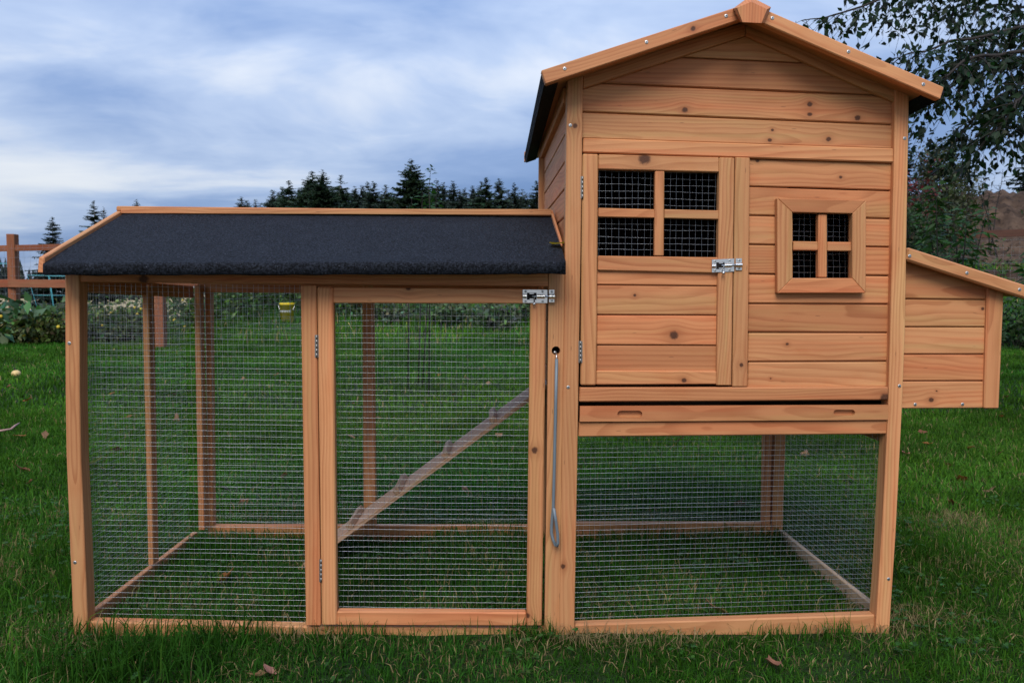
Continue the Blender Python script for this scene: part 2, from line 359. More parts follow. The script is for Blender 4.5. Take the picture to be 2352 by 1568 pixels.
# --- posts of the front
slab('post', [(149, 612), (182, 612), (182.5, 900), (186, 1060), (194, 1240), (203, gpx(203, 0)), (170, gpx(170, 0)), (159, 1215), (152, 1040), (150, 900)], 0, .036, WD, C, Vector((0, 0, 1)))
slab('post', [(1303, 172), (1339, 160), (1336.5, 402), (1330, 800), (1326, 1062), (1318.7, gpx(1318, 0)), (1284, gpx(1284, 0)), (1289.7, 1062), (1297, 632)], 0, .036, WD, C, Vector((0, 0, 1)), knots=[(1321, 289, 6), (1293, 1300, 6), (1292, 690, 3)])
slab('post', [(2056, 200), (2088, 214), (2086, 344), (2079, 760), (2071.7, 947), (2058, 1220), (2041, gpx(2041, 0)), (2009.5, gpx(2010, 0)), (2026, 1220), (2040.5, 950), (2047, 689), (2054.4, 344)], 0, .036, WD, C, Vector((0, 0, 1)), knots=[(2030, 1010, 2)])
# --- run end post with the rod hole
hole = [(1277+10*math.cos(a), 805+10*math.sin(a)) for a in np.linspace(0, 2*math.pi, 17)[:-1]]
def holed_post():
    Yf = .003; out = [(1260.5, 622), (1297.5, 622), (1297, 632), (1289.3, 1062), (1283.6, gpx(1284, 0)), (1250.3, gpx(1250, 0)), (1256, 1062)]
    px = out[:]; k = 3
    pts = [bp(a, b, Yf) for a, b in out]; hp = [bp(a, b, Yf) for a, b in hole]
    bm = bmesh.new(); ov = [bm.verts.new(q) for q in pts]; hv = [bm.verts.new(q) for q in hp]
    eo = [bm.edges.new((ov[i], ov[(i+1) % len(ov)])) for i in range(len(ov))]; eh = [bm.edges.new((hv[i], hv[(i+1) % len(hv)])) for i in range(len(hv))]
    bmesh.ops.triangle_fill(bm, use_beauty=True, edges=eo+eh)
    r = bmesh.ops.extrude_face_region(bm, geom=bm.faces[:]); bmesh.ops.translate(bm, verts=[v for v in r['geom'] if isinstance(v, bmesh.types.BMVert)], vec=(0, .034, 0))
    c = sum(pts, Vector())/len(pts)
    return finish_bm(bm, 'post', WD, C, c, Vector((0, 0, 1)), Vector((1, 0, 0)), 0)
holed_post()
# --- siding of the gable and house front
def side(name, L, Rr, top, bot, x_of=None, Y=.014, knots=(), tongue=True, g0=1.6):
    """board between rows: top=(yl,yr), bot=(yl,yr); L,R columns (top,bottom)"""
    px = [(L[0], top[0]+g0), (Rr[0], top[1]+g0), (Rr[1], bot[1]-g0), (L[1], bot[0]-g0)]
    tg = [(L[0], top[0]-7), (Rr[0], top[1]-7), (Rr[0], top[1]+5), (L[0], top[0]+5)] if tongue else None
    return slab(name, px, Y, .010, WD, C, knots=knots, tongue=tg, bevel=.0022)
slab('siding_board', [(1566, 130.3), (1712, 84), (1842, 143)], .014, .010, WD, C, Vector((1, 0, 0)), tongue=[(1600, 110), (1800, 118), (1842, 149), (1566, 136)])
slab('siding_board', [(1372, 190), (1560, 133), (1850, 146), (2020, 218)], .014, .010, WD, C, Vector((1, 0, 0)), bevel=.0022, tongue=[(1540, 120), (1880, 130), (1855, 152), (1556, 140)])
slab('siding_board', [(1335, 206), (1376, 193.5), (2022, 222), (2056, 238), (2056, 285.4), (1335, 255.6)], .014, .010, WD, C, Vector((1, 0, 0)), bevel=.0022, knots=[(1573, 253, 7), (1860, 240, 6.5), (1860, 258, 6), (1970, 271, 7)], tongue=[(1376, 184), (2022, 212), (2022, 228), (1376, 200)])
side('siding_board', (1335, 1335), (2056, 2056), (257.4, 287), (319, 344), knots=[(1774, 299, 3.5), (1768, 322, 5), (1903, 320, 6)])
slab('belt_board', [(1339.5, 316.8), (2053.5, 341), (2053, 373.4), (1338.5, 350)], .005, .018, WD, C, bevel=.0025)
ys = [(363.5, 374), (428.3, 438.5), (494.9, 502.8), (561.5, 567.9), (629.2, 633.6), (697.2, 698.7), (763.5, 764.1), (830.9, 829.5), (891, 890)]
kn = {0: [(1931, 407, 4), (1740, 370, 4)], 6: [(1808, 790, 3.5)], 7: [(1770, 869, 2)], 4: [(1868, 648, 2)]}
WIN = (1808, 1970, 480, 650)      # opening behind the small window
for i in range(8):
    t, b = ys[i], ys[i+1]
    xl = (1719+(0), 1716); xr = (2056, 2050 if i > 4 else 2056)
    tl, tr, bl, br = t[0], t[1], b[0], b[1]
    yl = lambda x, p: p[0]+(p[1]-p[0])*(x-1722)/330
    X0, X1 = xl[0], xr[0]; nk = None
    if yl(1890, t) < WIN[2]-8 and yl(1890, b) > WIN[2]: nk = [(X0, yl(X0, t)+1.6), (X1, yl(X1, t)+1.6), (X1, yl(X1, b)-1.6), (WIN[1], yl(WIN[1], b)-1.6), (WIN[1], WIN[2]), (WIN[0], WIN[2]), (WIN[0], yl(WIN[0], b)-1.6), (X0, yl(X0, b)-1.6)]
    elif yl(1890, b) > WIN[3]+8 and yl(1890, t) < WIN[3]: nk = [(X0, yl(X0, t)+1.6), (WIN[0], yl(WIN[0], t)+1.6), (WIN[0], WIN[3]), (WIN[1], WIN[3]), (WIN[1], yl(WIN[1], t)+1.6), (X1, yl(X1, t)+1.6), (X1, yl(X1, b)-1.6), (X0, yl(X0, b)-1.6)]
    if nk:
        slab('siding_board', nk, .014, .010, WD, C, Vector((1, 0, 0)), bevel=.0022, knots=kn.get(i, ()))
        for (xa, xb) in ((X0, WIN[0]), (WIN[1], X1)):
            slab('siding_tongue', [(xa, yl(xa, t)-7), (xb, yl(xb, t)-7), (xb, yl(xb, t)+5), (xa, yl(xa, t)+5)], .0245, .004, WD, C, bevel=0)
    elif yl(1890, t) < WIN[3] and yl(1890, b) > WIN[2]:
        for (xa, xb) in ((xl[0], WIN[0]), (WIN[1], xr[0])):
            side('siding_board', (xa, xa), (xb, xb), (yl(xa, t), yl(xb, t)), (yl(xa, b), yl(xb, b)), knots=kn.get(i, ())[:1] if xa > 1900 else ())
    else: side('siding_board', xl, xr, t, b, knots=kn.get(i, ()))
slab('mullion_post', [(1689, 361), (1722.7, 362.5), (1717, 887.5), (1682.3, 887.5)], .000, .024, WD, C, knots=[(1703, 838, 5)])
slab('belt_board', [(1332, 890), (2041.5, 888.6), (2040.5, 918.4), (1330.5, 922.8)], -.002, .026, WD, C, bevel=.0025, knots=[(2034, 914, 13)])
slab('lower_rail', [(1330, 970), (2039.6, 965.6), (2037, 996.4), (1328.5, 1003)], .005, .026, WD, C, bevel=.0025)
# --- slide-out tray with two finger grips
def tray():
    Y = -.002; px = [(1332.5, 933), (2040.3, 930), (2039.6, 963.6), (1331.5, 968)]
    tr = empty('slide_out_tray', bp(1686, 950, .2), C)
    slots = []
    for (x0, x1, y0, y1) in ((1418, 1475.5, 942.5, 959), (1914.5, 1964, 940.5, 954)):
        r = (y1-y0)/2; cy = (y0+y1)/2; s = []
        for a in np.linspace(-90, 90, 7): s.append((x1-r+r*math.cos(R(a)), cy+r*math.sin(R(a))))
        for a in np.linspace(90, 270, 7): s.append((x0+r+r*math.cos(R(a)), cy+r*math.sin(R(a))))
        slots.append(s)
    bm = bmesh.new(); E_ = []
    for s in [px]+slots:
        vv = [bm.verts.new(bp(a, b, Y)) for a, b in s]; E_ += [bm.edges.new((vv[i], vv[(i+1) % len(vv)])) for i in range(len(vv))]
    bmesh.ops.triangle_fill(bm, use_beauty=True, edges=E_)
    r = bmesh.ops.extrude_face_region(bm, geom=bm.faces[:]); bmesh.ops.translate(bm, verts=[v for v in r['geom'] if isinstance(v, bmesh.types.BMVert)], vec=(0, .009, 0))
    finish_bm(bm, 'tray_front', WD, tr, bp(1686, 950, Y), Vector((1, 0, 0)), Vector((0, 0, 1)))
    slab('tray_back', [(a, b) for a, b in px], Y+.0092, .010, WD, tr, bevel=0)
    a = bp(1340, 958, .02); b = bp(2032, 958, .02)
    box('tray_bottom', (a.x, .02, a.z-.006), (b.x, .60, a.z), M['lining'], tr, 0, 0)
tray()
# --- gable trims and roof of the house
slab('gable_trim', [(1339.5, 203.5), (1339.5, 171), (1712, 50), (1712, 82)], .004, .014, WD, C, (0, 3))
slab('gable_trim', [(1713, 82), (1713, 50), (2055.5, 205), (2055.5, 235)], .004, .014, WD, C, (0, 3))
YF = -.072
slab('fascia_board', [(1242.5, 162), (1708, 11), (1716, 40.5), (1253.3, 193.5)], YF, .020, WD, C, (0, 1), bevel=.002, knots=[(1592, 66, 6)])
slab('fascia_board', [(1726, 8), (2169, 200.5), (2160, 228.6), (1718, 39)], YF, .020, WD, C, (0, 1), bevel=.002)
def finial():
    f = [(1693, 18.5), (1725.7, 4.6), (1762, 21.8), (1749, 53.3), (1705.7, 51.3)]; b = [(1684, 20), (1722, -8), (1771, 17), (1756, 53), (1700, 51)]
    V = [bp(x, y, YF-.026) for x, y in f]+[bp(x, y, YF-.008) for x, y in b]+[bp(x, y, YF+.02) for x, y in b]
    bm = bmesh.new(); vs_ = [bm.verts.new(q) for q in V]; bm.faces.new(vs_[:5]); bm.faces.new(vs_[10:][::-1])
    for k in (0, 5):
        for i in range(5): bm.faces.new((vs_[k+i], vs_[k+5+i], vs_[k+5+(i+1) % 5], vs_[k+(i+1) % 5]))
    finish_bm(bm, 'ridge_finial', WD, C, sum(V, Vector())/15, Vector((0, 0, 1)), Vector((1, 0, 0)))
finial()
A = bp(1247, 166, YF+.02); RG = bp(1720, 5, YF+.02); B = bp(2166, 201, YF+.02)
YB = .86; Ab = bp(1207, 356, YB); RGb = Vector((RG.x, YB, RG.z-.01)); Bb = Vector((B.x+.01, YB, B.z-.02))
def roof_slab(name, e0, r0, e1, r1, t, mat, lift, parent, felt_wrap=0):
    n_ = (r0-e0).cross(e1-e0); n_ = n_ if n_.z > 0 else -n_; n_.normalize()
    P = [q+n_*lift for q in (e0, r0, r1, e1)]
    bm = bmesh.new(); add_prism(bm, P, n_*t)
    if felt_wrap:                  # felt folded round the eave and tacked to the underside
        out = (e0-r0).normalized()
        Q = [e0+out*.0015+n_*(lift-.0125), e1+out*.0015+n_*(lift-.0125)]
        add_prism(bm, [Q[0]-n_*.004, Q[1]-n_*.004, Q[1]-n_*.004-out*felt_wrap, Q[0]-n_*.004-out*felt_wrap], n_*.0035)
        add_prism(bm, [Q[0]+out*.005-n_*.004, Q[1]+out*.005-n_*.004, Q[1]-n_*.004, Q[0]-n_*.004], n_*(.0125+t+.004))
    return finish_bm(bm, name, mat, parent, sum(P, Vector())/4, (r0-e0), (e1-e0), 0)
for e0, e1 in ((A, Ab), (B, Bb)):
    roof_slab('roof_panel', e0, RG, e1, RGb, .012, WD, -.022, C)
    roof_slab('roofing_felt', e0, RG, e1, RGb, .004, M['felt'], -.0095, C, .03)
beam('fascia_board', Ab+Vector((-.004, .010, -.006)), RGb+Vector((0, .010, -.006)), (0, .016, 0), (0, 0, .034), WD, C)
beam('fascia_board', Bb+Vector((.004, .010, -.006)), RGb+Vector((0, .010, -.006)), (0, .016, 0), (0, 0, .034), WD, C)
# --- left wall of the house, seen obliquely
XL = bp(1302, 300, 0).x; XR = bp(2086, 344, 0).x; DEP = .70
zz = [bp(1298, y, .036).z for y in (232, 296, 361.6, 425.5, 492.5, 556.3, 622, 687, 752, 817, 882, 947, 1004)]
sk = -.013
def wallboard(z0, z1, x0, x1, y0=.036, y1=.664, t=.010, name='siding_board', par=None, mat=None):
    P = [Vector((x0, y0, z0)), Vector((x1, y1, z0)), Vector((x1, y1, z1)), Vector((x0, y0, z1))]
    bm = bmesh.new(); add_prism(bm, P, Vector((t, 0, 0)))
    return finish_bm(bm, name, mat or WD, par or C, sum(P, Vector())/4, Vector((0, 1, 0)), Vector((0, 0, 1)), .002)
for i in range(len(zz)-1):
    dzr = -.006
    P0 = wallboard(zz[i+1]+.0015, zz[i]-.0015, XL+.006, XL+.006+sk)
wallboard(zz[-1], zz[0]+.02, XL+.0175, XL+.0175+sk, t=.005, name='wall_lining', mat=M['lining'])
beam('top_plate', Vector((XL+.002, .036, zz[0]+.012)), Vector((XL+.002+sk, .664, zz[0]+.002)), (.018, 0, 0), (0, 0, .036), WD, C)
RP = bp(1248, 500, .68)
box('post', (RP.x-.016, .665, GZ), (RP.x+.020, .70, bp(1248, 330, .68).z), WD, C, 2)
BR0 = bp(1757, 1195, .665)
box('post', (XR-.036, .665, GZ), (XR, .70, zz[0]+.02), WD, C, 2)
zf = bp(1680, 985, .1).z
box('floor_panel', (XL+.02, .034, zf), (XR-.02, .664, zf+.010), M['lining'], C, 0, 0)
for k in range(9):                 # back and right walls
    z0 = zf-.02+k*.088
    box('siding_board', (XL+.02+sk, .676, z0), (XR-.036, .688, z0+.0865), WD, C, 0, .002)
    box('siding_board', (XR-.014, .036, z0), (XR-.004, .664, z0+.0865), WD, C, 1, .002)
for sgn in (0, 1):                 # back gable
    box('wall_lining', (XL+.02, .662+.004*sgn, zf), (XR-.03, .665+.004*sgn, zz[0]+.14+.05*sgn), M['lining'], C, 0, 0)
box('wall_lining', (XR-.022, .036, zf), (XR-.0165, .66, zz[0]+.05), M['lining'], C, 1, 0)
# --- mesh panels
def wire_panel(P, hp, vp, parent, r=.00029, name='wire_mesh', wob=.0019, seed=0, off=(.5, .5)):
    """P: corners TL,TR,BR,BL in the world; hp: spacing of the upright wires, vp: of the level wires"""
    rg = random.Random(seed); TL, TR, BR, BL = P; lst = []
    W_ = ((TR-TL).length+(BR-BL).length)/2; H_ = ((BL-TL).length+(BR-TR).length)/2
    nrm = (TR-TL).cross(BL-TL).normalized()
    def pt(u, v): return (TL*(1-u)+TR*u)*(1-v)+(BL*(1-u)+BR*u)*v
    def wire(f, n, dirv, dep):
        ph = rg.random()*6; a1 = wob*rg.uniform(.2, 1); j = rg.gauss(0, wob*.35)
        pts = []
        for i in range(n+1):
            q = i/n; pts.append(f(q)+dirv*(j+a1*math.sin(ph+q*rg.choice((5, 9)))*.5+rg.gauss(0, wob*.12))+nrm*dep)
        lst.append(tube_data(pts, r*(1.12 if dep < 0 else .9), 6, False))
    nv = int(W_/hp); nh = int(H_/vp)
    for i in range(nv+1):
        u = (i+off[0])*hp/W_
        if u < 1: wire(lambda q: pt(u, q), 5, (TR-TL).normalized(), .0004)
    for i in range(nh+1):
        v = (i+off[1])*vp/H_
        if v < 1: wire(lambda q: pt(q, v), 6, (BL-TL).normalized()*1.3, -.0005)
    V, Fc = cat_tubes(lst); o = mesh_obj(name, V, Fc, M['wire'], parent, smooth=True); o['kind'] = 'stuff'; return o
def pq(pts, Y): return [bp(x, y, Y) for x, y in pts]
# --- house door
D1 = empty('house_door', bp(1510, 885, .012), C)
YD = -.001; TD = .020
slab('stile', [(1338.3, 353), (1374.5, 354), (1369.5, 884.5), (1333.6, 884.5)], YD, TD, WD, D1, bevel=.0028)
slab('stile', [(1652.6, 361.5), (1687.4, 362.3), (1680, 885), (1646, 885)], YD, TD, WD, D1, bevel=.002)
slab('door_rail', [(1375.2, 354.2), (1652.1, 361.5), (1651.6, 395.5), (1374.8, 388.5)], YD+.001, TD-.002, WD, D1, knots=[(1480, 365, 14)], bevel=.002)
slab('door_rail', [(1373.7, 587.3), (1649.6, 591), (1649.2, 627.5), (1373.3, 620.7)], YD+.001, TD-.002, WD, D1, bevel=.002)
slab('door_rail', [(1370.4, 851), (1646.2, 852), (1645.8, 882), (1370, 883.3)], YD+.002, TD-.004, WD, D1, knots=[(1571, 873, 6)], bevel=.002)
slab('muntin', [(1504.8, 393), (1526.3, 393.3), (1524.6, 587.5), (1503.2, 587.2)], YD+.002, TD-.006, WD, D1)
slab('muntin', [(1374.5, 477.4), (1504.0, 480.7), (1503.8, 500.5), (1374.3, 498)], YD+.003, TD-.008, WD, D1)
slab('muntin', [(1526.2, 480.8), (1651.6, 483.4), (1651.3, 504), (1526, 501)], YD+.003, TD-.008, WD, D1)
for (a, b, c_, d_), k in zip(((618, 625, 653, 656), (655.5, 658.5, 721.5, 723), (724.5, 725.5, 791, 792.3), (793.8, 794.8, 853, 854)), ((), [(1458, 678, 3.5)], [(1548, 770, 10.5)], ())):
    slab('panel_board', [(1371, a), (1650, b), (1648, d_), (1369.5, c_)], YD+.009, .007, WD, D1, knots=k, bevel=.002, tongue=[(1371, a-6), (1650, b-6), (1650, b+4), (1371, a+4)])
wire_panel(pq([(1370, 385), (1656, 392), (1653, 594), (1369, 590)], YD+TD+.001), .0148, .0148, D1, seed=3, r=.00023)
# --- small fixed window
W1 = empty('small_window', bp(1888, 673, .0), C)
o_, i_ = [(1785.7, 455), (1989.8, 460), (1988.7, 673), (1786.3, 673)], [(1820, 487.6), (1958.6, 490.5), (1958, 638.8), (1820, 638.8)]
for k in range(4):
    q = (k+1) % 4; e_ = .35
    slab('window_frame_board', [o_[k], o_[q], i_[q], i_[k]], -.004, .018, WD, W1, Vector((1, 0, 0)) if k % 2 == 0 else Vector((0, 0, 1)), bevel=.0014)
for pts in ([(1812, 480), (1820.3, 480), (1820.3, 648), (1812, 648)], [(1958.3, 484), (1967, 484), (1967, 648), (1958, 648)], [(1820.5, 480), (1958, 483), (1958, 490), (1820.5, 487.8)], [(1820.5, 638.6), (1957.8, 638.6), (1957.8, 648), (1820.5, 648)]):
    slab('window_lining', pts, .0145, .022, WD, W1, bevel=0)
slab('muntin', [(1879.8, 492), (1899.8, 492.3), (1899.8, 637), (1879.8, 637)], .002, .016, WD, W1)
slab('muntin', [(1822, 554), (1879.3, 555), (1879.3, 575.5), (1822, 575)], .004, .012, WD, W1)
slab('muntin', [(1900.3, 555.3), (1957.4, 556), (1957.4, 577), (1900.3, 576.3)], .004, .012, WD, W1)
wire_panel(pq([(1814, 482), (1965, 485), (1965, 646), (1814, 646)], .034), .0137, .0137, W1, seed=4, r=.00023)
# --- nest box
NY = .05; NB = empty('nest_box', bp(2185, 930, .3), C)
nys = [(620, 622), (686.7, 688.5), (751, 751), (813.6, 813.6), (875, 874.6), (939.2, 938)]
slab('siding_board', [(2068, 596), (2130, 603), (2275, 652), (2275, 687), (2068, 685)], NY, .010, WD, NB, Vector((1, 0, 0)), bevel=.002)
for i in range(1, 5):
    t, b = nys[i], nys[i+1]; kk = {1: [(2257, 709, 4)], 4: [(2139, 918, 6), (2151, 901, 2.5)]}.get(i, ())
    slab('siding_board', [(2062, t[0]+1.4), (2270, t[1]+1.4), (2266, b[1]-1.2), (2058, b[0]-1.2)], NY, .010, WD, NB, knots=kk, bevel=.0022, tongue=[(2062, t[0]-6), (2270, t[1]-6), (2270, t[1]+4), (2062, t[0]+4)] if i > 0 else None)
slab('corner_post', [(2269, 640), (2306.5, 655), (2306, 690), (2295.3, 938.5), (2261, 938.5), (2268, 690)], NY-.008, .030, WD, NB, Vector((0, 0, 1)), bevel=.003)
xo = bp(2300, 800, NY).x; zn0 = bp(2185, 936, NY).z; zn1 = bp(2300, 690, NY).z
box('end_panel', (xo-.016, NY+.022, zn0), (xo-.004, .60, zn1), WD, NB, 1, .002)
box('bottom_panel', (XR, NY+.012, zn0+.004), (xo-.018, .60, zn0+.014), WD, NB, 0, 0)
box('back_panel', (XR+.002, .602, zn0), (xo-.004, .614, zn1), WD, NB, 0, 0)
lp = [bp(2084, 568, .012), bp(2376, 661, .012), bp(2376, 693.5, .012), bp(2082, 598, .012)]
slab('lid_trim', [(2085.5, 567.6), (2376, 661), (2376, 692), (2083, 598)], .012, .018, WD, NB, (0, 1), bevel=.004)
bm = bmesh.new(); q0, q1 = bp(2086, 575, .031), bp(2376, 667, .031)
add_prism(bm, [q0, q1, q1+Vector((0, 0, -.014)), q0+Vector((0, 0, -.014))], Vector((0, .60, 0))); finish_bm(bm, 'lid_panel', WD, NB, (q0+q1)/2, Vector((0, 1, 0)), Vector((1, 0, 0)), .001)
bm = bmesh.new(); add_prism(bm, [q0+Vector((0, 0, .001)), q1+Vector((0, 0, .001)), q1+Vector((0, 0, .004)), q0+Vector((0, 0, .004))], Vector((0, .60, 0))); finish_bm(bm, 'roofing_felt', M['felt'], NB, (q0+q1)/2, Vector((0, 1, 0)), Vector((1, 0, 0)), 0)
# --- bottom rails
slab('bottom_rail', [(1319.5, 1434), (2010.5, 1411), (2010.5, gpx(2010, .006)), (1319, gpx(1319, .006))], .006, .026, WD, C, Vector((1, 0, 0)), bevel=.003)
slab('bottom_rail', [(203.5, 1426), (702, 1437.5), (1250, 1443), (1250, gpx(1250, .006)), (203.5, gpx(203, .006))], .008, .026, WD, C, Vector((1, 0, 0)), bevel=.003)
wire_panel(pq([(1325, 998), (2040, 990), (2013, 1415), (1319, 1440)], .034), .0128, .0122, C, seed=5)
# --- run front: beam, posts, mesh
slab('top_beam', [(182.5, 612), (1260, 622), (1260, 658), (182.5, 647.5)], .004, .034, WD, C, knots=[(330, 641, 11)], bevel=.002)
slab('post', [(690.5, 655), (726.5, 655.5), (737.2, 1436), (702.6, 1436)], -.004, .036, WD, C, Vector((0, 0, 1)))
wire_panel(pq([(184, 650), (694, 655), (704, 1434), (206, 1426)], .038), .0121, .0133, C, seed=6)
# --- run door
D2 = empty('run_door', bp(990, 1436, .01), C); Y2 = -.006; T2 = .024
slab('stile', [(728, 658.5), (764.7, 659), (773.3, 1436), (739, 1436)], Y2, T2, WD, D2, bevel=.003)
slab('stile', [(1218.6, 663.5), (1254.6, 664), (1244.6, 1437.6), (1209.5, 1437.6)], Y2, T2, WD, D2, bevel=.003, knots=[(1228, 1034, 8), (1212, 1413, 6)])
slab('door_rail', [(765.2, 660), (1218.2, 663.6), (1217.8, 697), (765.5, 695.6)], Y2+.001, T2-.002, WD, D2, bevel=.002, knots=[(938, 661, 6)])
slab('door_rail', [(773.2, 1403), (1209.3, 1406), (1209, 1437.6), (773.6, 1436.2)], Y2+.001, T2-.002, WD, D2, bevel=.003)
wire_panel(pq([(762, 690), (1222, 692), (1213, 1408), (771, 1405)], Y2+T2+.001), .0121, .0132, D2, seed=7)
# --- run roof
YE = -.075; YR = .315
e0, e1 = bp(103, 603, YE), bp(1299, 600, YE); r0, r1 = bp(294, 489.5, YR), bp(1268, 492, YR)
r0.z = r1.z = (r0.z+r1.z)/2
for s_, (ea, eb) in ((0, (e0, e1)), (1, (Vector((e0.x, 2*YR-YE, e0.z-.004)), Vector((e1.x-.03, 2*YR-YE, e1.z-.004))))):
    roof_slab('roof_panel', ea, r0, eb, r1, .012, WD, -.016, C)
    P = [ea, eb, r1, r0]; n_ = (eb-ea).cross(r1-ea).normalized(); n_ = n_ if n_.z > 0 else -n_
    # felt: slope, rounded nose, hanging lip
    nose = []; outd = Vector((0, -1 if s_ == 0 else 1, 0)); seg = 6
    prof = [(0.0, .0)] + [(.008*math.sin(a), -.008+.008*math.cos(a)) for a in np.linspace(.3, 1.5, seg)] + [(.008, -.026), (.002, -.028), (-.02, -.022)]
    bm = bmesh.new(); nx = 40; rows = []
    rj = random.Random(3)
    for k in range(nx+1):
        q = k/nx; e_ = ea.lerp(eb, q); r_ = r0.lerp(r1, q); row = []
        for v in (1, .75, .5, .25): row.append(bm.verts.new(e_.lerp(r_, v)+n_*(.0004+rj.uniform(0, .0012))))
        for (a, b) in prof: row.append(bm.verts.new(e_+outd*a+Vector((0, 0, b+rj.uniform(-.0012, .0012)))))
        rows.append(row)
    for k in range(nx):
        for j in range(len(rows[0])-1): bm.faces.new((rows[k][j], rows[k][j+1], rows[k+1][j+1], rows[k+1][j]))
    for row in (rows[0], rows[-1]):
        try: bm.faces.new(row[3:])
        except Exception: pass
    o = finish_bm(bm, 'roofing_felt', M['felt'], C, (e0+r1)/2, smooth=True)
slab('ridge_cap', [(277, 479), (1266, 480.5), (1268.5, 494), (277.5, 490)], YR-.028, .004, WD, C, Vector((1, 0, 0)), bevel=.001)
ra, rb = bp(278, 485, YR), bp(1267, 486.5, YR)
beam('ridge_cap', Vector((ra.x, YR-.002, ra.z+.0035)), Vector((rb.x, YR-.002, ra.z+.0035)), (0, .05, .0), (0, 0, .014), WD, C, .003)
g0, g1 = bp(94, 609, YE-.004), bp(283, 493, YR)
beam('barge_board', g0, g1, (.013, 0, 0), (0, .006, .034), WD, C, .002)
beam('barge_board', Vector((g0.x, 2*YR-YE, g0.z)), g1, (.013, 0, 0), (0, .006, .034), WD, C, .002)
h0, h1 = bp(1289, 560, .05), bp(1267, 488, YR)
beam('barge_board', h0, h1, (.006, 0, 0), (0, .004, .013), WD, C, .001)
# --- left side frame and back frame of the run
XS = bp(203, 1300, .0).x
s0, s1 = bp(213, 1413, .04), bp(472, 1219, .664)
beam('bottom_rail', Vector((s0.x-.010, .037, s0.z-.022)), Vector((s0.x-.006, .664, s0.z-.022)), (.016, 0, 0), (0, 0, .052), WD, C)
m_ = bp(341, 1290, .36)
SX = s0.x-.006
def vpost(px0, px1, top, bot, Y, dY, name='post'):
    a, b = bp(px0, bot, Y), bp(px1, bot, Y); zt = bp(px0, top, Y).z
    return box(name, (a.x, Y, max(GZ, b.z)), (b.x, Y+dY, zt), WD, C, 2)
def tpost(l0, r0_, l1, r1_, top, bot, Y, dY): return slab('post', [(l0, top), (r0_, top), (r1_, bot), (l1, bot)], Y, dY, WD, C, Vector((0, 0, 1)))
tpost(326, 341, 340.5, 352.5, 655, 1297, .345, .034)
tpost(445.5, 458, 456, 469.5, 655, 1217, .630, .034)
tpost(470, 483, 478, 489.5, 640, gpx(489, .668), .668, .030)
tpost(831.7, 857, 836, 863, 640, gpx(863, .668), .668, .030)
bt0, bt1 = bp(478, 1207, .672), bp(1262, 1207, .672)
box('bottom_rail', (bt0.x, .670, GZ), (RP.x-.017, .696, bt0.z), WD, C, 0)
bh = bp(1480, 1201, .672)
box('bottom_rail', (RP.x+.021, .670, GZ), (XR-.037, .696, bh.z), WD, C, 0)
bb = bp(600, 672, .668).z
box('top_beam', (bt0.x-.02, .669, bb), (RP.x-.017, .699, bb+.036), WD, C, 0)
sa, sb = bp(194, 671, .038), bp(444, 684, .63)
beam('top_beam', Vector((sa.x-.014, .037, sa.z+.018)), Vector((SX-.002, .664, sb.z+.018)), (.022, 0, 0), (0, 0, .036), WD, C)
wire_panel([Vector((SX-.022, .037, sa.z)), Vector((SX-.020, .66, sb.z)), Vector((SX-.020, .66, .03)), Vector((SX-.022, .037, .03))], .0124, .0126, C, seed=8, r=.00022)
wire_panel([Vector((bt0.x-.02, .701, bb+.01)), Vector((RP.x-.016, .701, bb+.01)), Vector((RP.x-.016, .701, .03)), Vector((bt0.x-.02, .701, .03))], .0125, .0128, C, seed=9, r=.00022)
wire_panel([Vector((RP.x+.02, .701, zf)), Vector((XR-.03, .701, zf)), Vector((XR-.03, .701, .03)), Vector((RP.x+.02, .701, .03))], .0125, .0128, C, seed=10, r=.00022)
# right side frame below the house
t0, t1 = bp(2003, 1392, .05), bp(1783, 1207, .664)
beam('bottom_rail', Vector((t0.x+.012, .037, t0.z-.022)), Vector((t1.x+.012, .664, t0.z-.022)), (.014, 0, 0), (0, 0, .044), M['ramp_wood'], C)
tpost(1758, 1772.5, 1754, 1768, 985, gpx(1754, .664), .664, .034)
wire_panel([Vector((XR-.008, .037, zf)), Vector((t1.x+.02, .664, zf)), Vector((t1.x+.02, .664, .03)), Vector((XR-.012, .037, .03))], .0125, .0128, C, seed=12, r=.00022)
# --- ramp
RA = empty('ramp', (-.6, .5, 0), C); rn, rf_ = .43, .62
pa, pb = bp(772, 1251, rn), bp(1215.8, 922, rn); dr = (pb-pa); dr.normalize()
pA = pa + dr*((.006-pa.z)/dr.z); pB = pa + dr*((XL+.002-pa.x)/dr.x); nr = Vector((-dr.z, 0, dr.x))
bm = bmesh.new(); add_prism(bm, [pA, pB, pB+nr*.011, pA+nr*.011], Vector((0, rf_-rn, 0))); finish_bm(bm, 'ramp_plank', M['ramp_wood'], RA, (pA+pB)/2, dr, Vector((0, 1, 0)), .001)
for (x, y) in ((811, 1220), (920, 1141), (1032, 1058), (1142, 977), (1240, 903)):
    q = bp(x, y, rn); q = pA + dr*((q-pA).dot(dr)) + nr*.0115
    bm = bmesh.new(); add_prism(bm, [q-dr*.009, q+dr*.009, q+dr*.009+nr*.017, q-dr*.009+nr*.017], Vector((0, rf_-rn-.002, 0)))
    finish_bm(bm, 'cleat', M['ramp_wood'], RA, q, Vector((0, 1, 0)), dr, .001)
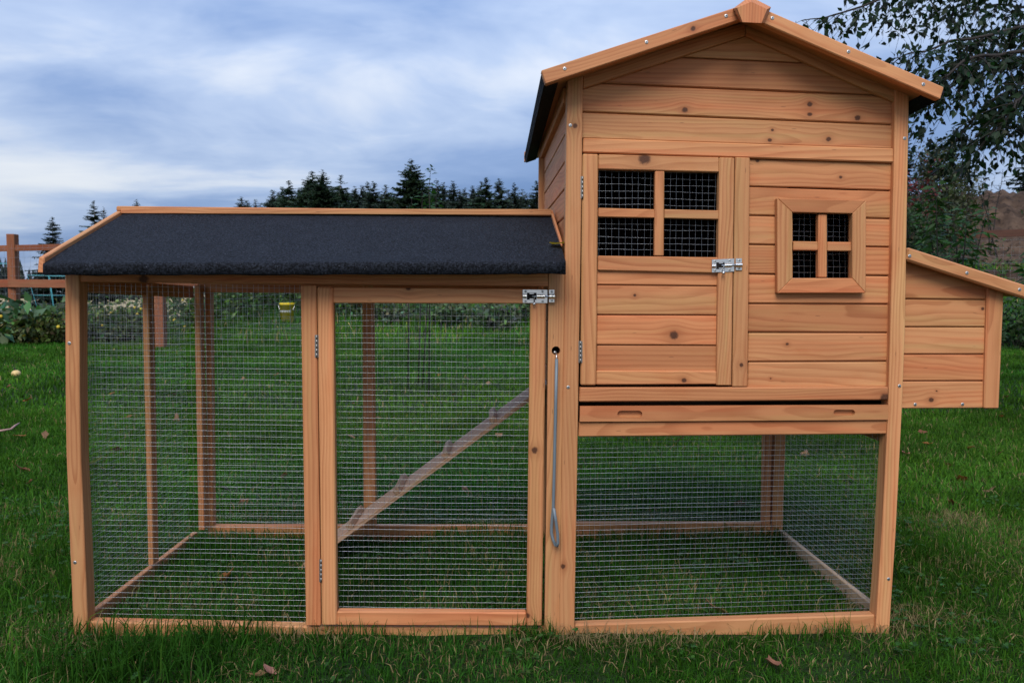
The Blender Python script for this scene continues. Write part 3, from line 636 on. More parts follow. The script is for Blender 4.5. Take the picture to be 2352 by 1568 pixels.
# --- screws
def screw_mesh(r=.0040):
    V, Fc, mi = [], [], []; n = 14
    for k, (rr, h) in enumerate(((1, 0), (.95, .16), (.72, .22), (0.0001, .23))):
        for j in range(n): a = 2*math.pi*j/n; V.append((rr*r*math.cos(a), -h*r*.8, rr*r*math.sin(a)))
    for k in range(3):
        for j in range(n): Fc.append((k*n+j, k*n+(j+1) % n, (k+1)*n+(j+1) % n, (k+1)*n+j)); mi.append(0)
    for (a, b) in ((.52, .10), (.10, .52)):
        o = len(V); V += [(-a*r, -.26*r, -b*r), (a*r, -.26*r, -b*r), (a*r, -.26*r, b*r), (-a*r, -.26*r, b*r)]; Fc.append((o, o+1, o+2, o+3)); mi.append(1)
    me = bpy.data.meshes.new('screw'); me.from_pydata(V, [], Fc); me.materials.append(M['screw']); me.materials.append(M['dark']); me.polygons.foreach_set('material_index', mi)
    me.polygons.foreach_set('use_smooth', [True]*len(Fc)); return me
SM = screw_mesh()
def screw(px, py, Y, parent=C, s=1.0):
    o = link('screw', SM, bp(px, py, Y), parent); o.rotation_euler = (0, random.uniform(0, 1.5), 0); o.scale = (s,)*3; return o
for (x, y, Y) in ((159, 788, 0), (172, 1291, 0), (1310, 288, 0), (1305, 889, 0), (2078, 318, 0), (2066, 886, 0), (2041, 1329, 0), (1297, 158, YF), (1485, 97, YF), (1668, 37, YF), (1774, 42, YF), (1949, 119, YF), (2121, 194, YF)):
    screw(x, y, Y-.0003)
for (x, y, Y) in ((2089.5, 588, .012), (2221, 627, .012), (2342, 665, .012), (2102, 928.5, NY), (2211, 928, NY)): screw(x, y, Y-.0003, NB)
# --- hinges
def hinge(px, y0, y1, Y, parent):
    h = empty('hinge', bp(px, (y0+y1)/2, Y), parent if parent.parent is None else C); n = 5
    for k in range(n):
        a = y0+(y1-y0)*k/n; b = y0+(y1-y0)*(k+.975)/n
        tube('knuckle', [bp(px, a, Y), bp(px, b, Y)], .0021, M['hinge'], h, 8)
    for s_ in (-1, 1):
        slab('leaf_plate', [(px+(s_-1)*2.2, y0), (px+(s_+1)*2.2, y0), (px+(s_+1)*2.2, y1), (px+(s_-1)*2.2, y1)], Y+.0015, .0012, M['hinge'], h, bevel=0)
hinge(727.3, 769, 821, -.006, C); hinge(737.6, 1284, 1336, -.006, C); hinge(1338, 405, 456, -.002, C); hinge(1333.4, 783, 833, -.003, C)
# --- sliding bolts
def latch(x0, x1, y0, y1, kx0, kx1, ky0, ky1, Y, tilt):
    L = empty('slide_bolt_latch', bp((x0+kx1)/2, (y0+y1)/2, Y), C); st = M['steel']; ym = (y0+y1)/2; h = y1-y0; kd = (ky0+ky1)/2-ym
    def T(x, y): return (x, y+tilt*(x-x0))
    slab('latch_plate', [T(x0, y0), T(x1, y0), T(x1, y1), T(x0, y1)], Y-.0016, .0016, st, L, bevel=.0004)
    def ridge(name, xa, xb, ya, yb, hgt_):
        V = []; n = 7
        for x in (xa, xb):
            for i in range(n):
                a = math.pi*i/(n-1); px_ = T(x, (ya+yb)/2-(yb-ya)/2*math.cos(a)); V.append(bp(*px_, Y-.0016-hgt_*math.sin(a)))
        Fc = [(i, i+1, n+i+1, n+i) for i in range(n-1)]+[tuple(range(n))[::-1], tuple(range(n, 2*n))]
        mesh_obj(name, V, Fc, st, L, smooth=False)
    ridge('barrel', x0+.5, x0+9, ym-h*.17, ym+h*.17, .006); ridge('barrel', x0+(x1-x0)*.58, x1-6, ym-h*.17, ym+h*.17, .006)
    slab('barrel_slot', [T(x0+10, ym-h*.26), T(x0+(x1-x0)*.56, ym-h*.26), T(x0+(x1-x0)*.56, ym+h*.26), T(x0+10, ym+h*.26)], Y-.0019, .0004, M['dark'], L, bevel=0)
    for s_ in (-1, 1): slab('barrel_tab', [T(x0+16, ym+s_*h*.20-1.2), T(x0+26, ym+s_*h*.20-1.2), T(x0+26, ym+s_*h*.20+1.2), T(x0+16, ym+s_*h*.20+1.2)], Y-.005, .003, st, L, bevel=.0003)
    tube('bolt_rod', [bp(*T(x0+22, ym), Y-.0046), bp(*T(kx1-2, ym), Y-.0046)], .0024, st, L, 10)
    kx = x0+27
    tube('bolt_knob', [bp(*T(kx, ym), Y-.005), bp(*T(kx, y1-1), Y-.008), bp(*T(kx-.4, y1), Y-.008), bp(*T(kx-.5, y1+5), Y-.0085)], [.0016, .0016, .003, .003], st, L, 10)
    slab('keeper', [(kx0, ky0), (kx1-1, ky0), (kx1-1, ky1), (kx0, ky1)], Y-.0016, .0016, st, L, bevel=.0004)
    V = []; n = 7; km = T((kx0+kx1)/2, ym)[1]
    for x in (kx0+.3, kx1):
        for i in range(n):
            a = math.pi*i/(n-1); V.append(bp(x, km-h*.2*math.cos(a), Y-.0016-.0075*math.sin(a)))
    mesh_obj('keeper_loop', V, [(i, i+1, n+i+1, n+i) for i in range(n-1)]+[tuple(range(n))[::-1], tuple(range(n, 2*n))], st, L)
    for (x, y) in ((x0+7, y0+4.5), (x1-11, y0+4.5), (x0+7, y1-4.5), (x1-11, y1-4.5)): screw(*T(x, y), Y-.0018, L, .78)
    for y in (ky0+5, ky1-5): screw((kx0+kx1)/2, y, Y-.0018, L, .78)
latch(1200.3, 1257.5, 664.6, 695.6, 1260.8, 1274.6, 665, 694.5, -.0065, .01)
latch(1635.3, 1686.8, 596, 626, 1690, 1705.3, 593.2, 620.6, -.0015, -.045)
# --- pull rod that lifts the ramp door
PR = empty('pull_rod', bp(1275, 1256, -.012), C)
tube('rod', [bp(1277, 806, .030), bp(1277.6, 809, .004), bp(1278, 816, -.006), bp(1278.2, 826, -.010)], .0018, M['steel'], PR, 8)
tube('rod', [bp(1278.4, 824, -.010), bp(1276.3, 930, -.011), bp(1273.4, 1062, -.011), bp(1270.8, 1166, -.010), bp(1267.0, 1205, -.008), bp(1266.5, 1222, -.008), bp(1270, 1238, -.010), bp(1276.5, 1252, -.013), bp(1279.6, 1253.5, -.015), bp(1281.6, 1246, -.016), bp(1280.8, 1225, -.017), bp(1276.5, 1195, -.017), bp(1271.8, 1166, -.018)], .0036, M['rod'], PR, 12)
tube('rod_screw', [bp(1273.5, 808, .016), bp(1274.5, 809, .006)], .0030, M['screw'], PR, 8)
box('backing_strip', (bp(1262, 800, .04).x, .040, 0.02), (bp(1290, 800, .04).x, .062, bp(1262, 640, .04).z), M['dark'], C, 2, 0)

# ------------------------------------------------------------------ foliage tools
LEAF = np.array([(0, 0, 0), (.40, .29, .07), (.46, 0, 0), (.40, -.29, .07), (1, 0, -.10)], float)
LEAFT = np.array([(0, 2, 1), (0, 3, 2), (1, 2, 4), (2, 3, 4)], int)
NARROW = np.array([(0, 0, 0), (.42, .15, .04), (.5, 0, .02), (.42, -.15, .04), (1, 0, -.16)], float)
def basis(dirs, g_=None, twist=1.0, rg=rng):
    n = len(dirs); x = dirs/np.linalg.norm(dirs, axis=1, keepdims=True)
    upv = np.tile((0., 0., 1.), (n, 1)) + rg.normal(0, twist, (n, 3))
    y = np.cross(upv, x); y /= np.maximum(np.linalg.norm(y, axis=1, keepdims=True), 1e-6); z = np.cross(x, y); return x, y, z
def leaves(pos, dirs, size, tmpl=LEAF, twist=1.0, rg=rng):
    x, y, z = basis(dirs, None, twist, rg); size = np.asarray(size)[:, None, None]
    V = pos[:, None, :] + size*(tmpl[None, :, 0:1]*x[:, None]+tmpl[None, :, 1:2]*y[:, None]+tmpl[None, :, 2:3]*z[:, None])
    k = len(tmpl); T = LEAFT[None]+(np.arange(len(pos))*k)[:, None, None]
    return V.reshape(-1, 3), T.reshape(-1, 3)
def tints(n, base, var, k, rg=rng):
    c = np.asarray(base)[None]*(1+rg.normal(0, var, (n, 1)))*(1+rg.normal(0, var*.4, (n, 3))); return np.repeat(np.clip(c, .003, 1), k, 0)
def vec(v): return np.array(tuple(v))
# ------------------------------------------------------------------ conifers
def conifer(px, top, dist, spread, label, group=None, seed=0, dens=1.0, name='spruce_tree', col=(.020, .034, .020), droop=.25, lean=0.0, base_t=.06):
    rg = np.random.default_rng(seed); T = vec(at(px, top, dist)); x0, y0 = T[0], T[1]; z0 = gz(x0, y0) if dist < 40 else 0.0
    H = T[2]-z0; root = empty(name, (x0, y0, z0)); tag(root, label, 'tree', group)
    if px > 2352 or dist < 30: pass
    tr = H*.012+.02
    tube('trunk', [(x0, y0, z0-.1), (x0+lean*.5, y0, z0+H*.5), (x0+lean, y0, z0+H*.985)], [tr, tr*.6, tr*.08], M['bark'], root, 7)
    nb = int(210*dens); t = np.sort(rg.uniform(base_t, 1, nb)**.9); t[-1] = .995
    az = rg.uniform(0, 2*np.pi, nb); L = spread*H*np.clip((1-t)**.85*rg.uniform(.62, 1.12, nb)*(1-.25*(t < .15)), .006, 9)+.012*H
    Vs, Ts, Cs = [], [], []; o = 0
    for i in range(nb):
        a = np.array([math.cos(az[i]), math.sin(az[i]), 0]); s = np.array([-a[1], a[0], 0]); b0 = np.array([x0+lean*t[i], y0, z0+H*t[i]])
        dr_ = droop*(1-t[i])+.05; ns = max(5, int(9*dens)) if t[i] < .93 else 4
        up_ = .35 if t[i] > .8 else .1
        q = np.linspace(0, 1, ns); P = b0+L[i]*(a*q[:, None]+np.array([0, 0, 1])*(up_*q-(dr_+up_*.8)*q**1.6+.12*q**4)[:, None])
        for k in range(ns-1):
            wd = max(L[i]*.34*(1-.7*q[k]), .006*H)*rg.uniform(.6, 1.2); cc = np.array(col)*rg.uniform(.55, 1.5)*(1+.2*rg.normal(size=3)*.5)
            for sg in (-1, 1):
                tip = P[k]+a*wd*.7+s*sg*wd*rg.uniform(.6, 1.1)+np.array([0, 0, -wd*rg.uniform(.1, .75)])
                m_ = P[min(k+1, ns-1)]; th = np.array([0, 0, -.25*wd])
                Vs += [P[k], tip, m_, P[k]+th, tip+a*wd*.35-np.array([0, 0, .15*wd])]; Ts += [(o, o+1, o+2), (o+3, o+1, o+4), (o, o+3, o+1)]; Cs += [cc]*5; o += 5
    np_mesh('crown', Vs, Ts, M['needle'], root, (x0, y0, z0), np.clip(Cs, .003, 1)); return root
def cz(x, y): return ((850+x/1.68)*.5742, (600+y/1.68)*.5742)
far = 'dark spruce trees in the far row behind the run roof'
FT = [(193, 312, 95), (222, 335, 100), (277, 330, 95), (323, 352, 105), (418, 265, 85), (480, 245, 84), (515, 203, 78), (575, 252, 80), (625, 180, 80), (662, 141, 70), (705, 200, 76), (760, 131, 68), (800, 165, 72), (850, 240, 78), (943, 243, 90), (997, 235, 92), (1047, 212, 95), (1095, 208, 88), (1175, 232, 85), (1215, 290, 85), (1320, 56, 58), (1425, 235, 80), (1507, 193, 82), (1565, 213, 86), (1627, 208, 88), (1665, 262, 86), (1740, 240, 92), (1790, 210, 88), (1835, 183, 80), (1938, 187, 84), (2043, 220, 86), (2110, 280, 90), (2172, 203, 82), (2205, 248, 84)]
rgf = np.random.default_rng(9); FILL = [(q, rgf.uniform(248, 300), rgf.uniform(90, 110)) for q in (395, 450, 545, 600, 690, 735, 820, 880, 915, 970, 1022, 1070, 1130, 1200, 1255, 1385, 1460, 1535, 1595, 1690, 1765, 1880, 1905, 1985, 2010, 2075, 2140)]; NF = len(FT); FT += FILL; RANK = {i: r for r, i in enumerate(sorted(range(len(FT)), key=lambda k: -FT[k][0]))}
lab = {20: 'tallest broad spruce standing out of the far treeline behind the run roof', 11: 'ragged dark spruce with a double top in the left half of the treeline', 9: 'tall full spruce just beside the ragged double topped spruce',
       0: 'small thin spruce at the outer end of the treeline, farthest from the house', 6: 'pointed spruce at the outer shoulder of the dense tree group', 28: 'highest spruce of the row nearest the house wall'}
ORD = 'nearest,second,third,fourth,fifth,sixth,seventh,eighth,ninth,tenth,eleventh,twelfth,thirteenth,fourteenth,fifteenth,sixteenth,seventeenth,eighteenth,nineteenth,twentieth'.split(',')
ORD += ['twenty-'+q for q in 'first,second,third,fourth,fifth,sixth,seventh,eighth,ninth'.split(',')]+['thirtieth']+['thirty-'+q for q in 'first,second,third,fourth,fifth,sixth,seventh,eighth,ninth'.split(',')]+['fortieth']+['forty-'+q for q in 'first,second,third,fourth,fifth,sixth,seventh,eighth,ninth'.split(',')]+['fiftieth']+['fifty-'+q for q in 'first,second,third,fourth,fifth,sixth,seventh,eighth,ninth'.split(',')]+['sixtieth']+['sixty-'+q for q in 'first,second,third'.split(',')]
for i, (x, y, dd) in enumerate(FT):
    px, py = cz(x, y)
    conifer(px, py, dd, (.44 if i not in (20, 11, 9, 12) else .48)+.04*math.sin(i*2.3), lab.get(i, f'slim dark spruce, {ORD[RANK[i]]} from the house wall in the far treeline'), far, 100+i, dens=1.9 if i in (20, 9, 11) else (1.4 if i < NF else 1.3), lean=(.9 if i == 12 else .25*math.sin(i)), droop=.3, col=(.030, .046, .032) if dd > 80 else (.024, .044, .024))
conifer(120, 497, 26, .40, 'small open fir with tiered drooping branches beside the brown fence post', None, 31, 1.1, 'fir_tree', droop=.35, col=(.020, .034, .026))
conifer(216, 460, 48, .36, 'dark fir standing above the sloping end of the run roof', None, 32, 1.2, 'fir_tree', droop=.35)
conifer(238, 474, 52, .30, 'thinner fir leaning against the dark fir above the run roof end', None, 33, 1.0, 'fir_tree')
conifer(313, 457, 95, .30, 'lone tiny conifer tip poking over the ridge of the run roof', None, 34)
conifer(2372, 318, 24, .42, 'dark fir with long level branches at the top of the dirt mound', None, 35, 1.3, 'fir_tree', droop=.2)
conifer(2276, 440, 40, .26, 'small young fir on the skyline behind the mound', None, 36, .9, 'fir_tree')
conifer(2190, 290, 30, .20, 'dark spruce whose tip shows under the hanging leafy branches', None, 37, 1.3)
conifer(2086, 300, 26, .20, 'dark fir half hidden by the corner of the house', None, 38, 1.2, 'fir_tree', droop=.3)
# far wood on the left
def woods():
    rg = np.random.default_rng(5); Vs, Ts, Cs = [], [], []; o = 0
    for i in range(150):
        px = rg.uniform(-500, 420); dd = rg.uniform(110, 170); b = vec(at(px, 670, dd)); H = rg.uniform(3.0, 7.5)*(1.25 if px < 40 else .9); b[2] = -.3; c = np.array((.020, .027, .020))*rg.uniform(.6, 1.5)
        for k in range(16):
            t = k/16; r = H*.22*(1-t)+.15
            for j in range(5):
                a = rg.uniform(0, 6.28); tip = b+np.array([r*math.cos(a), r*math.sin(a), H*t-.1*H*rg.uniform(.2, 1)])
                Vs += [b+np.array([0, 0, H*(t+.12)]), tip+np.array([-.3*r*math.sin(a), .3*r*math.cos(a), 0]), tip+np.array([.3*r*math.sin(a), -.3*r*math.cos(a), -.2])]; Ts.append((o, o+1, o+2)); o += 3; Cs += [c]*3
    tag(np_mesh('distant_woods', Vs, Ts, M['needle'], None, Vs[0], Cs), 'band of distant dark woods beyond the dry field', 'woods', kind='stuff')
woods()
# ------------------------------------------------------------------ leafy tree on the right
def birch():
    rg = np.random.default_rng(21); tx = vec(at(2900, 700, 5.6)); base = np.array([tx[0], tx[1], gz(tx[0], tx[1])])
    root = empty('leafy_tree', base); tag(root, 'leafy tree with hanging dark green branches reaching over the house roof', 'tree')
    top = base+np.array([.25, .2, 4.6]); tube('trunk', [base-np.array([0, 0, .1]), base+np.array([.05, 0, 1.6]), base+np.array([.1, .1, 3.0]), top], [.13, .10, .07, .02], M['bark'], root, 10)
    limbs = [[(2880, 120, 5.6), (2600, -60, 5.5), (2400, -60, 5.3), (2200, -40, 5.1), (2050, -15, 5.0), (1930, 18, 4.9), (1835, 32, 4.9)],
             [(2880, 200, 5.6), (2620, 60, 5.4), (2450, 40, 5.0), (2320, 50, 4.9), (2200, 70, 4.8), (2090, 90, 4.7), (2010, 120, 4.7)],
             [(2885, 260, 5.6), (2650, 150, 5.2), (2480, 120, 4.9), (2350, 130, 4.7), (2240, 160, 4.6), (2170, 215, 4.6), (2130, 262, 4.6)],
             [(2885, 300, 5.6), (2640, 210, 5.5), (2480, 190, 5.3), (2370, 200, 5.1), (2290, 235, 5.0), (2230, 290, 5.0), (2195, 335, 5.0)],
             [(2880, 60, 5.7), (2640, -160, 5.8), (2440, -180, 5.7), (2250, -160, 5.6), (2080, -110, 5.4), (1950, -50, 5.3)],
             [(2885, 220, 5.6), (2620, 30, 5.9), (2480, 60, 6.1), (2350, 20, 6.1), (2230, 10, 6.0), (2110, 30, 5.9)],
             [(2885, 320, 5.6), (2660, 240, 5.0), (2520, 220, 4.6), (2400, 225, 4.5), (2330, 260, 4.4), (2290, 310, 4.4)]]
    P, Dn, Sz = [], [], []; tw = []
    for li, L in enumerate(limbs):
        pts = np.array([vec(at(*q)) for q in L]); n = len(pts); f = np.linspace(0, n-1, 60)
        C_ = np.stack([np.interp(f, range(n), pts[:, k]) for k in range(3)], 1) + np.cumsum(rg.normal(0, .006, (60, 3)), 0)
        rad = np.interp(f, [0, n-1], [.022, .0025]); tube('limb', C_[::2], rad[::2], M['twig'], root, 6)
        for i in range(9, 60):
            u = i/59; ntw = 3 if u < .66 else 2
            for _ in range(ntw):
                if rg.random() < .25*(u > .7): continue
                b0 = C_[i]; h = rg.normal(0, 1, 3); h[2] = -abs(h[2])*.8-.25+.5*(rg.random() < .28); h[0] -= .45; h /= np.linalg.norm(h); ln = rg.uniform(.16, .46)*(1.0 if u < .8 else .65)
                q = np.linspace(0, 1, 6); tp = b0+ln*(h*q[:, None]+np.array([0, 0, -.45])*(q**2)[:, None]); tw.append((tp, .0022))
                m_ = int(ln/.030); s = rg.uniform(.1, 1, m_); lp = np.stack([np.interp(s, q, tp[:, k]) for k in range(3)], 1)
                dv = rg.normal(0, .75, (m_, 3)); dv[:, 2] -= .75; dv += h*.6; dv /= np.linalg.norm(dv, axis=1, keepdims=True)
                P.append(lp+dv*.012); Dn.append(dv); Sz.append(rg.uniform(.036, .068, m_))
    V, Fc = cat_tubes([tube_data(t_, [r_, r_*.8, r_*.7, r_*.6, r_*.5, r_*.3], 3, False) for t_, r_ in tw]); mesh_obj('twigs', V, Fc, M['twig'], root)['kind'] = 'stuff'
    P, Dn, Sz = np.concatenate(P), np.concatenate(Dn), np.concatenate(Sz)
    V, T = leaves(P, Dn, Sz, twist=1.2, rg=rg); c = tints(len(P), (.012, .026, .010), .35, 5, rg)
    np_mesh('crown', V, T, M['leaf'], root, base, c); print('leaves', len(P))
birch()
# ------------------------------------------------------------------ saplings and shrubs
def sapling(stems, dist, label, name, lsize, col, ln_per=.05, tmpl=NARROW, group=None, var=.25, seed=0, rise=.25, droop=-.55, stemr=.006, side=0.0):
    """stems: list of ((px,py top), (px,py lower visible))"""
    rg = np.random.default_rng(seed); b = vec(at(stems[0][1][0], stems[0][1][1], dist)); bz_ = gz(b[0], b[1]); root = empty(name, (b[0], b[1], bz_)); tag(root, label, 'sapling' if 'sapling' in name else 'shrub', group)
    P, Dn, Sz = [], [], []
    for si, (tp, lo) in enumerate(stems):
        dd = dist+.25*((si % 3)-1); a = vec(at(*tp, dd)); l_ = vec(at(*lo, dd)); g0_ = np.array([b[0]+(l_[0]-b[0])*.6, l_[1], bz_-.03]); pts = [g0_, l_, (l_+a)/2+rg.normal(0, .02, 3), a]
        tube('stem', pts, [stemr*1.6, stemr*1.2, stemr*.8, stemr*.25], M['twig'], root, 6)
        tot = np.linalg.norm(a-l_); m_ = int(tot/ln_per)*3
        s = rg.uniform(-.25, 1, m_)**1; base = l_+(a-l_)*s[:, None]; az = rg.uniform(0, 2*np.pi, m_)
        out = np.stack([np.cos(az), np.sin(az)*.8, rise+0*az], 1); ext = rg.uniform(0, 1, m_)*side*(1.1-np.clip(s, 0, 1)); base = base+out*ext[:, None]
        dv = out+np.array([0, 0, droop*.6])+rg.normal(0, .25, (m_, 3)); P.append(base); Dn.append(dv); Sz.append(lsize*rg.uniform(.6, 1.15, m_))
    P, Dn, Sz = np.concatenate(P), np.concatenate(Dn), np.concatenate(Sz); V, T = leaves(P, Dn, Sz, tmpl, .5, rg)
    np_mesh('foliage', V, T, M['leaf'], root, (b[0], b[1], bz_), tints(len(P), col, var, 5, rg)); return root
sapling([((2150, 420), (2155, 640)), ((2123, 470), (2150, 640))], 6.6, 'leafy young cherry sapling right behind the nest box, nearest the house post', 'cherry_sapling', .115, (.036, .085, .024), .020, seed=1, side=.14)
sapling([((2222, 470), (2205, 650)), ((2190, 500), (2203, 650)), ((2268, 478), (2230, 650))], 6.4, 'bushy cherry sapling with long drooping leaves above the nest box lid', 'cherry_sapling', .115, (.038, .095, .024), .018, seed=2, side=.16)
sapling([((2345, 590), (2410, 730)), ((2372, 570), (2420, 730))], 6.0, 'bright green sapling tip at the outer end of the nest box lid', 'cherry_sapling', .11, (.028, .085, .018), .022, seed=3, side=.08)
sapling([((990, 382), (988, 500))], 6.2, 'thin lone sapling shoot poking above the run roof ridge', 'thin_sapling', .065, (.030, .075, .020), .045, LEAF, seed=4, stemr=.004)
sapling([((945, 455), (940, 560)), ((1002, 450), (990, 560)), ((970, 440), (970, 560))], 6.6, 'leafy sapling top just showing over the run roof ridge', 'thin_sapling', .075, (.026, .07, .018), .035, LEAF, seed=6, stemr=.004, side=.1)
def thin_shrub(px, top, low, dist, n, label, col, seed, spread=60, size=.05, group=None, dens=1.0, bare=False, cat='shrub'):
    rg = np.random.default_rng(seed); b = vec(at(px, 682, dist)); bz_ = gz(b[0], b[1]); root = empty('bare_sapling' if bare else 'tall_shrub', (b[0], b[1], bz_)); tag(root, label, cat, group)
    P, Dn, tw = [], [], []
    for i in range(n):
        a = vec(at(px+rg.normal(0, spread*.55), top+abs(rg.normal(0, 30)), dist+rg.normal(0, .3))); g0_ = np.array([b[0]+rg.normal(0, .12), b[1]+rg.normal(0, .2), bz_]); q = np.linspace(0, 1, 8)[:, None]
        pts = g0_*(1-q)+a*q+np.array([0, 0, .1])*np.sin(q*3); pts += np.cumsum(rg.normal(0, .018, (8, 3)), 0); tw.append(tube_data(pts, list(np.linspace(.022, .004, 8)), 5, False))
        zl = at(px, low, dist).z; nt_ = 26
        for k in range(nt_):
            u = rg.uniform(.25, 1); c0 = np.array([np.interp(u, np.linspace(0, 1, 8), pts[:, j]) for j in range(3)])
            if c0[2] < zl: continue
            dv = rg.normal(0, 1, 3); dv[2] = abs(dv[2])*.5; dv /= np.linalg.norm(dv); l_ = rg.uniform(.2, .7)*(1.1-u*.5); tp = c0+dv*l_; tw.append(tube_data([c0, (c0+tp)/2+rg.normal(0, .03, 3), tp], [.006, .004, .002], 3, False))
            m_ = 0 if bare else int(22*dens); P.append(c0+dv*l_*rg.uniform(.2, 1.1, (m_, 1))+rg.normal(0, .07, (m_, 3))); Dn.append(rg.normal(0, 1, (m_, 3))+np.array([0, 0, -.4]))
    V, Fc = cat_tubes(tw); mesh_obj('stems', V, Fc, M['twig'], root)['kind'] = 'stuff'
    if not bare:
        P, Dn = np.concatenate(P), np.concatenate(Dn); V, T = leaves(P, Dn, size*rg.uniform(.6, 1.2, len(P)), LEAF, 1, rg); np_mesh('foliage', V, T, M['leaf'], root, (b[0], b[1], bz_), tints(len(P), col, .35, 5, rg))
thin_shrub(2165, 350, 560, 15, 7, 'tall grey green thicket of thin stemmed young alders behind the cherry saplings', (.065, .078, .042), 41, 70, .085, dens=1.3)
thin_shrub(2212, 372, 520, 17, 4, 'airy olive green shrub with bare lower stems at the edge of the sky gap', (.060, .060, .030), 42, 40, .08, dens=.8)
thin_shrub(2105, 395, 520, 13, 4, 'reddening autumn shrub close against the corner post of the house', (.11, .022, .020), 43, 30, .075, dens=.45)
thin_shrub(2262, 392, 480, 18, 3, 'bare leafless sapling twigs against the sky beside the mound', None, 44, 40, bare=True)
thin_shrub(2120, 455, 640, 12, 5, 'dark leafy undergrowth bush behind the upper end of the nest box lid', (.035, .062, .026), 45, 50, .08, dens=1.1)

# ------------------------------------------------------------------ garden fence on the left and the fence on the right
FW = M['fence_wood']
def fence(posts, label, rails, hwire, name='post_and_rail_fence', FW=M['fence_wood']):
    """posts: (x, y, top z) in the world; rails: heights above ground with (offset towards the camera, depth)"""
    b = posts[0]; root = empty(name, (b[0], b[1], gz(b[0], b[1]))); tag(root, label, 'fence')
    for (x, y, zt) in posts:
        box('post', (x-.065, y-.065, gz(x, y)-.1), (x+.065, y+.065, zt), FW, root, 2, .006)
    for i in range(len(posts)-1):
        a, c = Vector(posts[i]), Vector(posts[i+1]); dr_ = (c-a); dr_.z = 0; dr_.normalize(); n_ = Vector((dr_.y, -dr_.x, 0)); n_ = n_ if n_.y < 0 else -n_
        ga, gc = posts[i][2]-rails['h'], posts[i+1][2]-rails['h']
        for (hz, off, hh) in rails['r']:
            p0 = Vector((a.x, a.y, ga+hz))+n_*off; p1 = Vector((c.x, c.y, gc+hz))+n_*off
            beam('rail', p0, p1, (0, 0, hh), n_*.036, FW, root, .003)
        lst = []; L_ = (Vector((c.x, c.y, 0))-Vector((a.x, a.y, 0))).length; o_ = n_*.068
        for k in range(int(hwire/.15)+1):
            z = .03+k*.15; lst.append(tube_data([Vector((a.x, a.y, ga+z))+o_, Vector((c.x, c.y, gc+z))+o_], .0014, 4, False))
        for k in range(int(L_/.15)):
            q = (k+.5)*.15/L_; p = Vector((a.x, a.y, ga)).lerp(Vector((c.x, c.y, gc)), q)+o_; lst.append(tube_data([p, p+Vector((0, 0, hwire))], .0011, 4, False))
        V, Fc = cat_tubes(lst); mesh_obj('fence_wire', V, Fc, M['fwire'], root)['kind'] = 'stuff'
def fp(px, dist, H): q = at(px, 682, dist); return (q.x, q.y, gz(q.x, q.y)+H)
fence([fp(-560, 14.6, 1.72), fp(33, 12.6, 1.77), fp(368, 11.3, 1.77)], 'brown post and rail garden fence with wire mesh beside the sloping run roof', dict(h=1.77, r=[(1.54, 0, .10), (.955, .085, .13)]), 1.62)
fence([fp(368, 11.33, 1.77), fp(826, 14.6, 1.75)], 'brown garden fence section seen through the wire of the run', dict(h=1.77, r=[(1.54, 0, .10), (.955, .085, .13)]), 1.62)
fence([fp(1700, 15.6, 1.60), fp(2420, 14.9, 1.62)], 'dark brown fence with a broad top rail in front of the dirt mound', dict(h=1.6, r=[(1.36, .08, .14)]), 1.2, FW=wood('weathered_dark_fence_wood', (.085, .036, .024), (.05, .02, .014), rough=.8))
# ------------------------------------------------------------------ garden plants, cages, bucket
def bush(cx, cy, w_, h_, n, lsize, col, label, name='garden_plant', cat='plant', group=None, seed=0, tmpl=LEAF, z0=0.0, var=.35, extra=None):
    rg = np.random.default_rng(seed); gz0 = gz(cx, cy); root = empty(name, (cx, cy, gz0)); tag(root, label, cat, group)
    ns = max(4, n//90); P, tw = [], []
    for k in range(ns):
        a = np.array([cx+rg.normal(0, w_*.12), cy+rg.normal(0, w_*.12), gz0]); b = np.array([cx+rg.normal(0, w_*.42), cy+rg.normal(0, w_*.25), gz0+h_*rg.uniform(.45, 1)]); q = np.linspace(0, 1, 5)[:, None]; pts = a*(1-q)+b*q+np.array([0, 0, .12*h_])*np.sin(3.1*q); tw.append(tube_data(pts, [.008, .007, .006, .004, .002], 4, False))
        m_ = n//ns; u = rg.uniform(.12, 1.05, m_); P.append(np.stack([np.interp(u, np.linspace(0, 1, 5), pts[:, j]) for j in range(3)], 1)+rg.normal(0, .12*w_, (m_, 3))*np.array([1, 1, .7]))
    V, Fc = cat_tubes(tw); mesh_obj('stems', V, Fc, M['twig'], root)['kind'] = 'stuff'
    P = np.concatenate(P); P[:, 2] = np.maximum(P[:, 2], gz0+.02); dv = rg.normal(0, 1, P.shape)+np.array([0, 0, -.2]); V, T = leaves(P, dv, lsize*rg.uniform(.5, 1.3, len(P)), tmpl, .8, rg)
    np_mesh('foliage', V, T, M['leaf'], root, (cx, cy, gz0), tints(len(P), col, var*1.25, 5, rg))
    if extra:
        for (m_, k, r_) in extra:
            for _ in range(k):
                q = P[rg.integers(len(P))]+np.array([0, -.08, 0]); V, Fc = sphere(q, r_, 8, 6); mesh_obj('fruit' if r_ > .03 else 'flower', V, Fc, m_, root, smooth=True)
    return root
